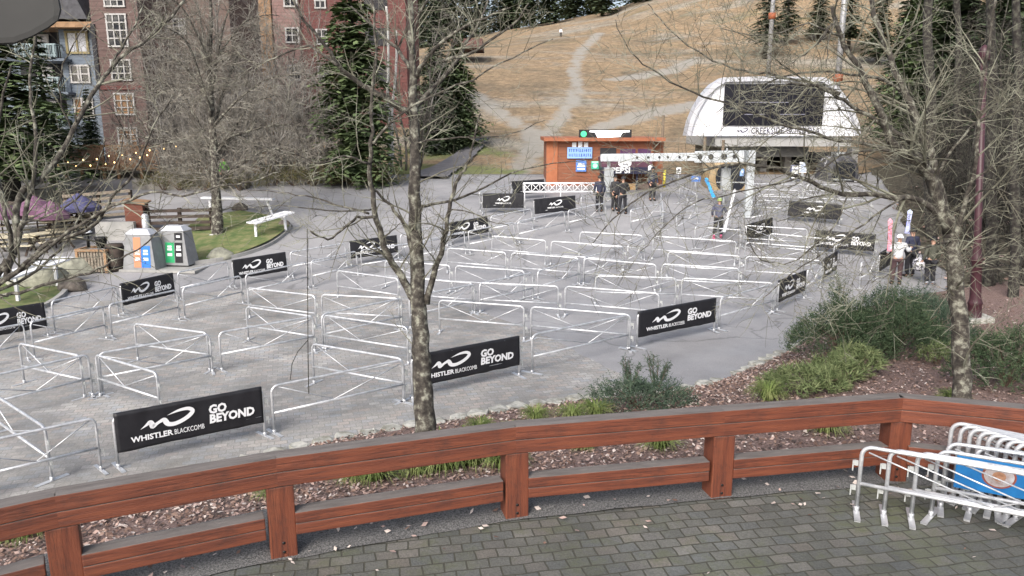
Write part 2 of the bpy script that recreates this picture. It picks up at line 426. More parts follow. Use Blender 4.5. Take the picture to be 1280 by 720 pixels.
# stone kerb
STONE = mat('kerb_stone', (.2, .195, .16), (.46, .45, .41), 5, .9, bump=.5, c3=(.32, .32, .29))
rng = random.Random(4); mb = MB()
K1 = resamp(KP[3:14], 34)
for a, b in zip(K1, K1[1:]):
    if rng.random() < .06: continue
    c = (a+b)/2; d = b-a; rz = atan2(d.y, d.x)+rng.uniform(-.09, .09)
    w = rng.uniform(.32, .5); h = rng.uniform(.07, .14); l = d.length*rng.uniform(.86, 1.0)
    R = Matrix.Rotation(rz, 3, 'Z'); vs = []
    for z, sc in ((-.08, 1), (h*.7, .97), (h, .78)):
        for k in range(8):
            an = 2*pi*(k+.5)/8; ex = max(abs(cos(an)), abs(sin(an)))
            vs.append(Vector((c.x, c.y, T(c.x, c.y)+z+rng.uniform(-.012, .012)))+R@Vector((cos(an)/ex*l/2*sc+rng.uniform(-.05, .05), sin(an)/ex*w/2*sc+rng.uniform(-.06, .06), 0)))
    fs = [tuple(range(16, 24))]
    for q in range(2):
        for k in range(8): fs.append((q*8+k, q*8+(k+1) % 8, q*8+8+(k+1) % 8, q*8+8+k))
    mb.add(vs, fs)
tag(mb.build('kerb', STONE), kind='structure')
# leaf and chip litter
def litter(name, n, pick, cols, s0, s1, seed, label, cat):
    rng = random.Random(seed); mb = MB()
    for _ in range(n):
        p = pick(rng)
        if p is None: continue
        s = rng.uniform(s0, s1); an = rng.uniform(0, 2*pi); tl = Vector((rng.uniform(-.5, .5), rng.uniform(-.5, .5), 1)).normalized()
        x = Vector((cos(an), sin(an), 0)); x = (x-tl*x.dot(tl)).normalized(); y = tl.cross(x)
        q = rng.uniform(.4, .75); c = p+Vector((0, 0, .012+rng.uniform(0, .02)))
        vs = [c-x*s, c-x*s*.2-y*s*q+tl*s*.15, c+x*s*.9+tl*rng.uniform(0, .4)*s, c+x*s*.1+y*s*q]
        mb.add(vs, [(0, 1, 2, 3)], rng.randrange(len(cols)))
    o = link(name, mb.mesh(name, cols)); tag(o, label, cat, None, 'stuff'); return o
LC = [mat('leaf_a', (.37, .27, .24)), mat('leaf_b', (.14, .085, .065)), mat('leaf_c', (.5, .43, .39)), mat('leaf_d', (.24, .16, .125)), mat('leaf_e', (.065, .047, .04)), mat('leaf_f', (.38, .27, .23))]
def pick_bed(r):
    u = r.random(); t = r.random()
    p = bed_at(u, t); 
    if p.y > 24: return None
    k = noise.noise((p.x*.55, p.y*.55, 7))
    return p if k > -.5+.4*r.random()-.2 else None
litter('fallen_leaves', 42000, pick_bed, LC+[LC[4], LC[1], LC[3]], .016, .052, 11, 'pinkish brown dead leaves and chips littering the planting bed', 'leaf litter')
def pick_for(r):
    x = r.uniform(12.5, 30); y = r.uniform(16, 42)
    if x < 14.5+max(0, y-25)*.35: return None
    return Vector((x, y, T(x, y)+.06))
litter('fallen_leaves', 3500, pick_for, [LC[1], LC[3], LC[4], LC[4], LC[0]], .05, .13, 12, 'brown leaf litter covering the wooded bank behind the lamp post', 'leaf litter')
def pick_deck(r):
    i = r.randrange(len(FPx)-1); a = FPx[i].lerp(FPx[i+1], r.random()); d = r.random()**1.5
    q = a+Vector((.1, 1, 0))*(.9-d*1.6 if r.random() < .85 else -r.random()*3)
    return Vector((q.x, q.y, DZ+.03))
litter('fallen_leaves', 330, pick_deck, [LC[2], LC[0], LC[2], LC[1]], .02, .055, 13, 'few pale dead leaves scattered on the grit under the wooden fence', 'leaf litter')
# ------------------------------------------------------------------ timber fence
m = newmat('stained_timber', .6); nt, N, L, B = nodes(m); v = objvec(nt, 0, (1, 1, 1))
va = objvec(nt, 0, (1.2, 9, 14))
c = ramp(nt, tnoise(nt, va, 1.0, 7, .7), [(.28, (.06, .018, .012)), (.5, (.14, .038, .018)), (.72, (.2, .06, .027))])
c = mixc(nt, ramp(nt, tnoise(nt, v, 3.0, 5, .7), [(.55, (0, 0, 0)), (.75, (.7, .7, .7))]), c, (.05, .02, .015))
vc = objvec(nt, 0, (.5, 16, 26)); c = mixc(nt, ramp(nt, tnoise(nt, vc, 1.0, 3, .5), [(.485, (0, 0, 0)), (.498, (.7, .7, .7)), (.502, (.7, .7, .7)), (.515, (0, 0, 0))]), c, (.03, .012, .01))
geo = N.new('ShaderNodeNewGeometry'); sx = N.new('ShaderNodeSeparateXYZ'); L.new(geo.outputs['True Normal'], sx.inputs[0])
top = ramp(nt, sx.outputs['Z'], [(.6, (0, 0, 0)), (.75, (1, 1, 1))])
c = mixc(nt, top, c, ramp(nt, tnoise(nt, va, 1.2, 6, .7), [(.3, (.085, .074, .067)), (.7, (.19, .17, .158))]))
L.new(c, B.inputs['Base Color']); setbump(nt, tnoise(nt, va, 2.2, 8, .75), .8, .012)
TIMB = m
BOLT = mat('dark_iron', (.02, .02, .02), rough=.5, metal=.5)
fence = empty('wooden_fence', (0, 0, DZ), 0, 'heavy red stained timber rail fence along the edge of the deck', 'fence')
fpm = offs(FP, .15)
for i in range(len(fpm)-1):
    a, b = fpm[i], fpm[i+1]; d = (b-a).normalized(); l = (b-a).length; rz = atan2(d.y, d.x)
    for z0, z1, w, sh in ((.855, 1.2, .215, 0), (.26, .53, .19, .16)):
        mb = MB(); h = (z1-z0)/2
        n = 9
        for q in range(2):
            mb.box((0, 0, -h/2+q*h), (l-2*sh-.012+(.0 if sh else .03), w-(.006 if q == 0 else 0), h-.006))
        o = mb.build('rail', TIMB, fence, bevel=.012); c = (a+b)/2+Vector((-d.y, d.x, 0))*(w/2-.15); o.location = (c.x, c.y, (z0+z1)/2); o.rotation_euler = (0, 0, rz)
for i, p in enumerate(fpm):
    t = fpm[min(i+1, len(fpm)-1)]-fpm[max(i-1, 0)]; rz = atan2(t.y, t.x); R = Matrix.Rotation(rz, 3, 'Z')
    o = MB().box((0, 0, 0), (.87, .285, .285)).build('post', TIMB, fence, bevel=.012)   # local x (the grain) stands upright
    q = p+R@Vector((.02, 0, 0)); o.location = (q.x, q.y, (.418)); o.rotation_euler = (0, -pi/2, rz)
    for zz in (.09, .2):
        bo = MB().cyl((zz-.43, -.149, 0), (zz-.43, -.137, 0), .017, n=10).build('bolt', BOLT, o)
# ------------------------------------------------------------------ crowd barriers
GALV = mat('galvanised_steel', (.38, .4, .42), (.68, .69, .71), 5, .42, .55, spec=.5, lo=.3, hi=.6)
GALVD = mat('dull_galvanised_steel', (.4, .42, .42), (.58, .6, .59), 12, .5, .5)
BLK = mat('banner_vinyl', (.009, .009, .012), (.016, .016, .02), 3, .55, bump=.35, bscale=6)
WHT = mat('banner_print', (.75, .76, .78), rough=.6)
BL = 2.62; BH = 1.0; TR = .027
def rounded(l, h, r, n=6):
    pts = [(-l/2, 0, .04), (-l/2, 0, h-r)]
    for k in range(1, n+1):
        a = pi-(pi/2)*k/n; pts.append((-l/2+r+r*cos(a), 0, h-r+r*sin(a)))
    pts += [(-p[0], 0, p[2]) for p in pts[::-1]]
    return pts
frame_me = MB().tube(rounded(BL, BH-TR, .13), TR, 8).tube([(-BL/2, 0, .43), (BL/2, 0, .43)], TR*.95, 8).mesh('frame', GALV)
brace_a = MB().tube([(-BL/2+.08, -.01, BH-.1), (.15, -.01, .45)], .0115, 6).mesh('brace', GALV)
brace_b = MB().tube([(.17, .01, .45), (BL/2-.1, .01, BH-.05)], .0115, 6).mesh('brace', GALV)
foot_me = MB().box((0, 0, .022), (.075, .56, .012)).box((0, .25, .012), (.07, .06, .022)).box((0, -.25, .012), (.07, .06, .022)).cyl((0, 0, .02), (0, 0, .09), .034, n=8).mesh('foot', GALV)
hook_me = MB().box((.04, 0, 0), (.05, .02, .075)).box((.075, 0, -.045), (.016, .02, .15)).mesh('hook', GALVD)
for me in (frame_me, brace_a, brace_b, foot_me, hook_me):
    bm = bmesh.new(); bm.from_mesh(me); bmesh.ops.recalc_face_normals(bm, faces=bm.faces); bm.to_mesh(me); bm.free()
def banner_mesh(l, z0, z1, seed, rowy=.032):
    rng = random.Random(seed); nx, nz = 40, 12; mb = MB(); V = []; Fc = []
    for s in (-1, 1):
        for i in range(nx+1):
            for j in range(nz+1):
                x = (i/nx-.5)*l; t = j/nz; z = z0+(z1-z0)*t
                sag = .003*sin(i*.9+seed)*(1-t)
                y = s*(rowy+.03*(1-t)*noise.noise((x*2.2, z*2, seed))+.012*noise.noise((x*6, z*3, seed)))
                V.append((x, y, z+sag+.01*(1-t)*noise.noise((x*3, 0, seed))))
    B_ = (nx+1)*(nz+1)
    for i in range(nx):
        for j in range(nz):
            a = i*(nz+1)+j; Fc.append((a, a+nz+1, a+nz+2, a+1)); b = a+B_; Fc.append((b, b+1, b+nz+2, b+nz+1))
    for i in range(nx):                                   # over the top rail
        a = i*(nz+1)+nz; Fc.append((a, a+nz+1, a+nz+1+B_, a+B_))
        a = i*(nz+1); Fc.append((a+B_, a+nz+1+B_, a+nz+1, a))
    for j in range(nz):
        a = j; Fc.append((a, a+1, a+1+B_, a+B_)); a = nx*(nz+1)+j; Fc.append((a+B_, a+1+B_, a+1, a))
    mb.add(V, Fc, 0, True); return mb.mesh('banner', BLK)
def swoosh():
    C = [(0, .16, 0), (.1, .34, .05), (.185, .5, .1), (.215, .36, .13), (.225, .2, .1), (.33, .38, .07), (.44, .5, .1), (.475, .33, .13), (.52, .17, .11), (.64, .13, .1), (.8, .27, .1), (.93, .5, .1), (.985, .74, .1), (.9, .92, .085), (.72, .9, .06), (.5, .72, 0)]
    P = []
    def cr(a, b, c, d, t): return .5*((2*b)+(-a+c)*t+(2*a-5*b+4*c-d)*t*t+(-a+3*b-3*c+d)*t*t*t)
    for i in range(len(C)-1):
        q = [C[max(0, i-1)], C[i], C[i+1], C[min(len(C)-1, i+2)]]
        for k in range(5): P.append(tuple(cr(q[0][m_], q[1][m_], q[2][m_], q[3][m_], k/5) for m_ in range(3)))
    P.append(C[-1]); return P
def logo_mesh(x0, z0, w, h, y=-.0495):
    P = swoosh(); V = []; Fc = []
    for i, p in enumerate(P):
        a = P[max(0, i-1)]; b = P[min(len(P)-1, i+1)]; tx, tz = (b[0]-a[0])*w, (b[1]-a[1])*h; l = sqrt(tx*tx+tz*tz) or 1
        hw = p[2]*w*.4
        X, Z = x0+p[0]*w, z0+p[1]*h
        for s in (-1, 1): V.append((X+s*hw*(-tz/l), y, Z+s*hw*(tx/l)))
        if i: a_ = 2*i; Fc.append((a_-2, a_-1, a_+1, a_))
    return MB().add(V, Fc).mesh('logo', WHT)
BAN_ME = [banner_mesh(BL-.02, .30, BH+.012, k) for k in range(3)]
LOGO = logo_mesh(-.9, .6, .92, .3)
LOGOC = logo_mesh(-.42, .62, .84, .26)
def keep(o):
    me = o.data; bpy.data.objects.remove(o); return me
def fit(me, x0, x1, z0, z1, y=-.0495):
    xs = [v.co.x for v in me.vertices]; zs = [v.co.z for v in me.vertices]; a, b, c, d = min(xs), max(xs), min(zs), max(zs)
    for v in me.vertices: v.co.x = x0+(v.co.x-a)/(b-a)*(x1-x0); v.co.z = z0+(v.co.z-c)/(d-c)*(z1-z0); v.co.y += y+.05
    return me
def M3(x, z, y=-.05): return Matrix.Translation((x, y, z))
TX1 = keep(text_mesh('lettering', 'WHISTLER', .135, WHT, bold=.004, M=M3(-1.14, .455), xs=1.18))
TX1b = keep(text_mesh('lettering', 'BLACKCOMB', .125, WHT, M=M3(-.36, .455), xs=.92))
TX2 = keep(text_mesh('lettering', 'GO\nBEYOND', .27, WHT, bold=.012, M=M3(.33, .74), xs=1.05, shear=.06))
fit(TX1, -1.07, -.36, .435, .54); fit(TX1b, -.335, .19, .435, .53); fit(TX2, .29, 1.13, .5, .86)
TXC = keep(text_mesh('lettering', 'WHISTLER', .1, WHT, bold=.003, M=M3(-.5, .5), xs=1.0))
TXCb = keep(text_mesh('lettering', 'BLACKCOMB', .095, WHT, M=M3(.02, .5), xs=.85))
def barrier_at(A, Bp, label, group, banner=None, flip=False, name='crowd_barrier', hooks=True):
    """A, Bp: the two upper corners, A the left one as the banner is read"""
    d = Bp-A; L_ = d.length; x = d/L_; y = Vector((0, 0, 1)).cross(x).normalized(); z = x.cross(y)
    mid = (A+Bp)/2-z*BH
    o = empty(name, mid, 0, label, 'barrier', group)
    R = Matrix((x, y, z)).transposed().to_4x4()
    o.rotation_euler = R.to_euler(); sx = max(.55, min(1.25, (L_-.09)/BL)); o.scale = (sx, 1, 1)
    link('frame', frame_me, o)
    f = -1 if flip else 1
    if not banner:
        for me in (brace_a, brace_b):
            b = link('brace', me, o); b.scale = (f, 1, 1)
    for s in (-1, 1):
        ft = link('foot', foot_me, o); ft.location = (s*(BL/2), 0, 0); ft.rotation_euler = (0, 0, random.uniform(-.35, .35))
        if hooks:
            for zz in (.72, .36):
                if s > 0: h = link('hook', hook_me, o); h.location = (s*(BL/2+.015), 0, zz)
    if banner:
        bn = link('banner', BAN_ME[banner[1]], o)
        if banner[0] == 'full':
            link('logo', LOGO, bn); link('lettering', TX1, bn); link('lettering', TX1b, bn); link('lettering', TX2, bn)
        elif banner[0] == 'logo':
            link('logo', LOGOC, bn); link('lettering', TXC, bn); link('lettering', TXCb, bn)
    return o
random.seed(5)
P_ = 'plain crowd barriers of the queue lanes'; B_G = 'black bannered crowd barriers'
ROWS = [
 ('the line nearest the wooden fence', 'A', [((-75, 562), (122, 520), 0), ((137, 519), (330, 483.5), 1), ((336, 482), (506, 448), 0), ((512, 446), (651, 420), 1), ((657, 419), (793, 391), 0), ((796, 390.5), (896, 372.5), 1), ((900, 371.5), (970, 353.5), 0), ((973, 351.5), (1008, 338), 1), ((1009, 337), (1028, 326), 0), ((1029, 325), (1047, 314), 1)]),
 ('the line second nearest the wooden fence', 'B', [((-62, 480), (112, 441), 0), ((120, 441), (264, 416), 0), ((271, 415), (393, 394), 0), ((400, 392.5), (503, 371.5), 0), ((510, 370.5), (594, 354), 0), ((598, 353.5), (667, 339.5), 0), ((671, 338.5), (725, 323), 0), ((729, 322), (780, 307.5), 0), ((784, 306.5), (806, 296), 0)]),
 ('the outer line beside the bins', 'K', [((-45, 394), (57, 378), 1), ((62, 376), (146, 357), 0), ((148, 355.5), (217, 341), 1), ((220, 340), (285, 326), 0), ((288, 326), (358, 315), 1), ((361, 314.5), (432, 303), 0), ((435, 302), (497, 294), 1), ((499, 293), (558, 280), 0), ((560, 279), (610, 270.5), 1), ((612, 270), (665, 260), 0)]),
 ('the line just inside the outer one', 'M', [((-60, 420), (31, 403), 0), ((35, 402), (130, 381), 0), ((134, 380), (222, 361), 0), ((226, 360), (302, 343.5), 0), ((305, 343), (384, 326.5), 0), ((387, 326), (446, 313), 0), ((449, 312.5), (515, 303), 0), ((519, 302), (581, 289), 0), ((584, 288.5), (643, 277), 0), ((646, 276.5), (706, 263), 0), ((709, 262.5), (757, 253), 0)]),
 ('the cross row closest to the fence', 'C', [((547, 374), (657, 382), 0), ((662, 382), (790, 392.5), 0)]),
 ('the second cross row from the fence', 'E', [((400, 367), (500, 372), 0), ((516, 347), (592, 353), 0), ((598, 352.5), (700, 357), 0), ((705, 356.5), (826, 366), 0)]),
 ('the third cross row from the fence', 'F', [((480, 325), (564, 331), 0), ((568, 331), (657, 338), 0), ((743, 344), (847, 346.5), 0), ((851, 346.5), (969, 353), 0)]),
 ('the fourth cross row from the fence', 'G', [((558, 309), (634, 315), 0), ((638, 315), (725, 322), 0), ((729, 322), (822, 330), 0), ((826, 329), (926, 335), 0)]),
 ('the fifth cross row from the fence', 'H', [((614, 294), (684, 300), 0), ((688, 300.5), (781, 307.5), 0), ((834, 313.5), (927, 319.5), 0), ((931, 319.5), (1028, 325), 0)]),
 ('the sixth cross row by the skier', 'I', [((724, 289), (805, 293.5), 0), ((809, 294), (929, 301.5), 0), ((931, 302), (1020, 309), 0)]),
 ('the short cross row beside the skier', 'J', [((881, 283.5), (928, 287), 0), ((930, 281), (1011, 286), 0), ((961, 291), (1046, 299), 0)]),
]
for desc, key, segs in ROWS:
    np_ = nb = 0; tot_p = sum(1 for s in segs if not s[2]); tot_b = len(segs)-tot_p
    for i, (a, b, ban) in enumerate(segs):
        if ban: nb += 1; lab = f"black bannered barrier, {ordw(nb)} bannered from left in {desc}"
        else:
            np_ += 1; lab = f"plain steel barrier, {ordw(np_)} plain one from left in {desc}"
        barrier_at(gp(*a, BH), gp(*b, BH), lab, B_G if ban else P_, ('full', i % 3) if ban else None, flip=(i*7+len(key)) % 5 == 0)
STUBS = [((-22, 482), (57, 533), 'plain steel barrier slanting crosswise behind the leftmost barrier of the front line'),
 ((22, 427.5), (101, 443.5), 'plain steel barrier slanting across from the second line at the far left'),
 ((118, 441.5), (197, 465), 'plain steel barrier slanting toward the largest black banner from the second line'),
 ((166, 403), (260, 415), 'plain steel barrier lying crosswise between the bins side and the second line'),
 ((306, 382), (392, 394.5), 'plain steel barrier crosswise left of the tree, meeting the second line'),
 ((388, 428), (505, 447.5), 'plain steel barrier crosswise left of the tree, meeting the front line'),
 ((403, 392.5), (511, 408), 'plain steel barrier crosswise, its right end hidden by the foreground tree trunk'),
 ((308, 358.5), (395, 368.5), 'plain steel barrier crosswise under the hanging cord left of the tree'),
 ((420, 337), (499, 347.5), 'plain steel barrier crosswise left of the tree, below a black banner')]
for a, b, lab in STUBS: barrier_at(gp(*a, BH), gp(*b, BH), lab, P_, flip=True)
XTRA = [((1018, 287.5), (1097, 293.5), 'full', 'black bannered barrier facing the camera left of the person in a white jacket'),
 ((985, 251), (1054, 256.5), 'logo', 'black logo banner barrier standing under the right tree, behind the others'),
 ((932, 281.5), (966, 272), 'logo', 'small black logo banner barrier slanting beside the grey gantry post'),
 ((1099, 317.5), (1115, 308), 'plain', 'barrier with black cloth panel at the legs of the white jacketed person'),
 ((1076, 328), (1098, 318), None, 'plain steel barrier slanting just left of the white jacketed person'),
 ((602, 242), (656, 242), 'logo', 'black logo banner barrier, leftmost at the far end before the red hut'),
 ((666, 249.5), (720, 244.5), 'logo', 'black logo banner barrier tilted left of the group of three people'),
 ((638, 227), (681, 224), 'plain', 'black cloth covered barrier at the corner of the red hut')]
for a, b, k, lab in XTRA: barrier_at(gp(*a, BH), gp(*b, BH), lab, B_G if k else P_, (k, 1) if k else None)
GATE = [((598, 240), (640, 230), 'left of the dark banner by the hut'), ((722, 246), (786, 232), 'beside the group of three people'),
 ((787, 262), (826, 254), 'right behind the group of three people'), ((826, 240), (829, 262), 'set lengthwise before the hill in the lane entrance'),
 ((845, 268), (872, 254), 'left of the skier, pointing at the gantry'), ((850, 231), (872, 243), 'under the gantry beam beside the blue ski'), ((868, 283), (926, 268), 'behind the skier, running to the gantry post'),
 ((938, 257), (985, 248), 'right of the gantry post foot')]
for a, b, lab in GATE: barrier_at(gp(*a, BH), gp(*b, BH), 'plain steel barrier '+lab, 'steel barriers around the lift entrance')
k = 0
for y0, y1, xs, nm in ((229, 231, (938, 1008, 1085), 'rearmost row'), (236, 239, (938, 1003, 1072), 'second row'), (244, 250, (946, 1020, 1094), 'third row')):
    for i in range(len(xs)-1):
        a = gp(xs[i], y0+(y1-y0)*i/2, BH); b = gp(xs[i+1]-3, y0+(y1-y0)*(i+1)/2, BH)
        barrier_at(a, b, f'plain steel barrier, {"left" if i == 0 else "right"} one of the {nm} before the lift station', 'steel barriers around the lift entrance')
# lattice truss barrier in front of the hut
tb = empty('truss_rail', gp(700, 254), 0, 'long white lattice truss rail before the red hut wall', 'truss')
a = gp(654, 229, 1.0); b = gp(748, 229, 1.0); mb = MB(); x = (b-a); n = 9
o0 = Vector(tb.location)
for z in (0, -.45, ): mb.tube([a+Vector((0, 0, z))-o0, b+Vector((0, 0, z))-o0], .045, 6)
mb.build('chord', WHT, tb)
mb = MB()
for i in range(n):
    p = a+x*i/n-o0; q = a+x*(i+1)/n-o0; dn = Vector((0, 0, -.45))
    mb.tube([p, q+dn], .02, 5).tube([p+dn, q], .02, 5).tube([p, p+dn], .02, 5)
mb.build('lattice', WHT, tb)
for t in (.02, .5, .98):
    p = a+x*t-o0; MB().tube([p, p+Vector((0, 0, -.97))], .035, 6).build('leg', WHT, tb)
# stored on the deck
SG = 'spare crowd barriers leaning together on the deck'
dirv = (onz(1290, 586, DZ+BH)-onz(1090, 552, DZ+BH)).normalized()
front = [(1065, 639, 0, 'front barrier of the spare stack on the deck, its feet fully visible'), (1099, 644, .01, 'second spare barrier from the front in the stack on the deck'), (1133, 648, -.015, 'third spare barrier from the front in the stack on the deck'),
 (1158, 645, .02, 'fourth spare barrier from the front in the stack on the deck'), (1170, 634, .03, 'spare barrier with a blue banner inside the stack on the deck'), (1206, 640, .045, 'spare barrier just behind the blue banner on the deck'), ]
for i, (px, py, r, lab) in enumerate(front):
    A_ = onz(px, py, DZ)+Vector((0, 0, BH)); v = Matrix.Rotation(r, 3, 'Z')@dirv; Bq_ = A_+v*(BL+.09)
    o = barrier_at(A_, Bq_, lab, SG); o.scale = (.95, .95, .9); o.location = Vector(o.location)-v*.065
    for ch in list(o.children):
        if ch.name.startswith('hook'): ch.scale = (-1, 1, 1); ch.location.x = -abs(ch.location.x)
    if 'blue banner' in lab:
        BLU = mat('blue_banner_vinyl', (.01, .12, .34), (.02, .2, .5), 3, .45)
        bn = MB().box((-.1, -.05, .62), (2.2, .012, .5)).build('banner', BLU, o)
        EM = MB(); 
        for r_, z_, mi in ((.19, 0, 0), (.165, .003, 1), (.075, .006, 2)):
            n = 28; c = Vector((-.72, -.0575-z_, .63)); EM.add([c]+[c+Vector((r_*cos(2*pi*q/n), 0, r_*.9*sin(2*pi*q/n))) for q in range(n)], [(0, 1+q, 1+(q+1) % n) for q in range(n)], mi)
        EM.build('emblem', [mat('emblem_red', (.25, .07, .05)), mat('emblem_grey', (.5, .5, .52), (.3, .22, .2), 9), mat('emblem_brown', (.25, .12, .07), (.45, .25, .15), 14)], bn)
        MB().box((.35, -.058, .72), (.6, .002, .05)).box((.3, -.058, .63), (.42, .002, .03)).build('stripe', WHT, bn)
d2 = (onz(1300, 548, DZ+BH)-onz(1198, 528, DZ+BH)).normalized()
for i in range(9):
    A_ = onz(1186+i*11.5, 524+i*3.6, DZ+BH); v = Matrix.Rotation(.004*i, 3, 'Z')@d2
    o = barrier_at(A_, A_+v*(BL+.09), f'{ordw(i+1)} barrier from the left in the rear spare stack against the fence corner', SG, hooks=(i == 0), flip=i % 2 == 0)
# ------------------------------------------------------------------ bare trees
def barkmat(name, c1, c2, c3, scale=9, lo=.36, hi=.62):
    return mat(name, c1, c2, scale, .95, bump=.9, bscale=18, c3=c3, lo=lo, hi=hi)
BARK = barkmat('lichen_bark', (.028, .024, .021), (.27, .27, .22), (.075, .067, .056), 8, .38, .66)
BARKD = barkmat('dark_bark', (.018, .016, .014), (.085, .085, .066), (.035, .031, .028), 8)
TWIG = mat('grey_twig', (.04, .035, .03), (.25, .25, .19), 2.2, .95, spec=.12, c3=(.1, .092, .073))
TWIGR = mat('lichen_twig', (.045, .04, .033), (.27, .275, .215), 1.8, .95, spec=.12, c3=(.16, .155, .12))
TWIGP = mat('pale_twig', (.1, .09, .075), (.3, .29, .25), 3, .95, spec=.12, c3=(.18, .165, .14))
TWIGB = mat('thicket_twig', (.085, .077, .07), (.28, .27, .25), .8, .95, spec=.12, c3=(.16, .148, .132))
BIRCH = barkmat('birch_bark', (.06, .055, .05), (.62, .61, .57), (.5, .48, .45), 5, .3, .5)
def smooth_path(pts, sub=3):
    out = []
    n = len(pts)
    for i in range(n-1):
        p0 = pts[max(0, i-1)]; p1 = pts[i]; p2 = pts[i+1]; p3 = pts[min(n-1, i+2)]
        for k in range(sub):
            t = k/sub
            out.append(.5*((2*p1)+(-p0+p2)*t+(2*p0-5*p1+4*p2-p3)*t*t+(-p0+3*p1-3*p2+p3)*t*t*t))
    out.append(pts[-1]); return out
def rvec(r): 
    while True:
        v = Vector((r.uniform(-1, 1), r.uniform(-1, 1), r.uniform(-1, 1)))
        if .05 < v.length < 1: return v.normalized()
def twigs(r, P, R, out, lvl, maxl, dens, lenf, up=.25, wob=.25, minr=.004, t0=.25, droop=0.0, maxlen=3.0, rf=.5):
    """side shoots along a limb"""
    L_ = 0; cum = [0]
    for a, b in zip(P, P[1:]): L_ += (b-a).length; cum.append(L_)
    n = int(L_*dens*r.uniform(.8, 1.2))+1
    for q in range(n):
        s = L_*(t0+(1-t0)*r.random()); k = 0
        while k < len(P)-2 and cum[k+1] < s: k += 1
        f = (s-cum[k])/max(1e-6, cum[k+1]-cum[k]); p = P[k].lerp(P[k+1], f); rad = R[k]+(R[k+1]-R[k])*f
        tg = (P[k+1]-P[k]).normalized(); sd = rvec(r); sd = (sd-tg*sd.dot(tg)).normalized()
        d = (tg*r.uniform(.35, .9)+sd*r.uniform(.5, 1)+Vector((0, 0, up*r.uniform(.3, 1.4)))).normalized()
        ln = min(maxlen, lenf*(.35+.65*r.random())*(.5+.5*(1-s/L_)))
        if ln < .12: continue
        m = max(3, min(6, int(ln/.22)+2)); pts = [p]; bend = rvec(r)*wob
        for i in range(m):
            d = (d+bend*.35+rvec(r)*wob*.55+Vector((0, 0, up*.12-droop*i/m))).normalized(); pts.append(pts[-1]+d*(ln/m))
        r0 = max(minr, min(rad*rf, .012*ln+minr)); rr = [r0*(1-.75*i/m) for i in range(m+1)]
        rr = [max(minr*.55, x) for x in rr]
        out.append((pts, rr, 4 if r0 > .012 else 3))
        if lvl < maxl: twigs(r, pts, rr, out, lvl+1, maxl, dens*1.15, lenf*.52, up, wob, minr, .12, droop, maxlen, rf)
def tree_obj(name, label, cat, base, limbs, seed, trunkmat, twigmat, group=None, maxl=3, dens=2.2, lenf=1.4, up=.25, wob=.25, minr=.0045, t0=.2, droop=0, sub=3, jag=.02):
    """limbs: list of (points, r0, r1)"""
    r = random.Random(seed); root = empty(name, base, 0, label, cat, group); mb = MB(); out = []
    o = Vector(base)
    for li, (pts, r0, r1) in enumerate(limbs):
        P = smooth_path([Vector(p) for p in pts], sub)
        P = [P[0]]+[p+rvec(r)*jag for p in P[1:]]
        n = len(P); R = [r0+(r1-r0)*(i/(n-1))**.8 for i in range(n)]
        mb.tube([p-o for p in P], R, 12 if r0 > .1 else (7 if r0 > .03 else 5))
        twigs(r, P, R, out, 1, maxl, dens, lenf, up, wob, minr, t0 if r0 > .08 else .08, droop)
    mb.build('trunk', trunkmat, root)
    tw = MB()
    for pts, rr, k in out: tw.tube([p-o for p in pts], rr, k)
    t = link('branches', tw.mesh('branches', twigmat), root)
    return root
def px_limb(pts, d0, d1=None):
    n = len(pts); d1 = d0 if d1 is None else d1
    return [at(x, y, d0+(d1-d0)*i/(n-1)) for i, (x, y) in enumerate(pts)]
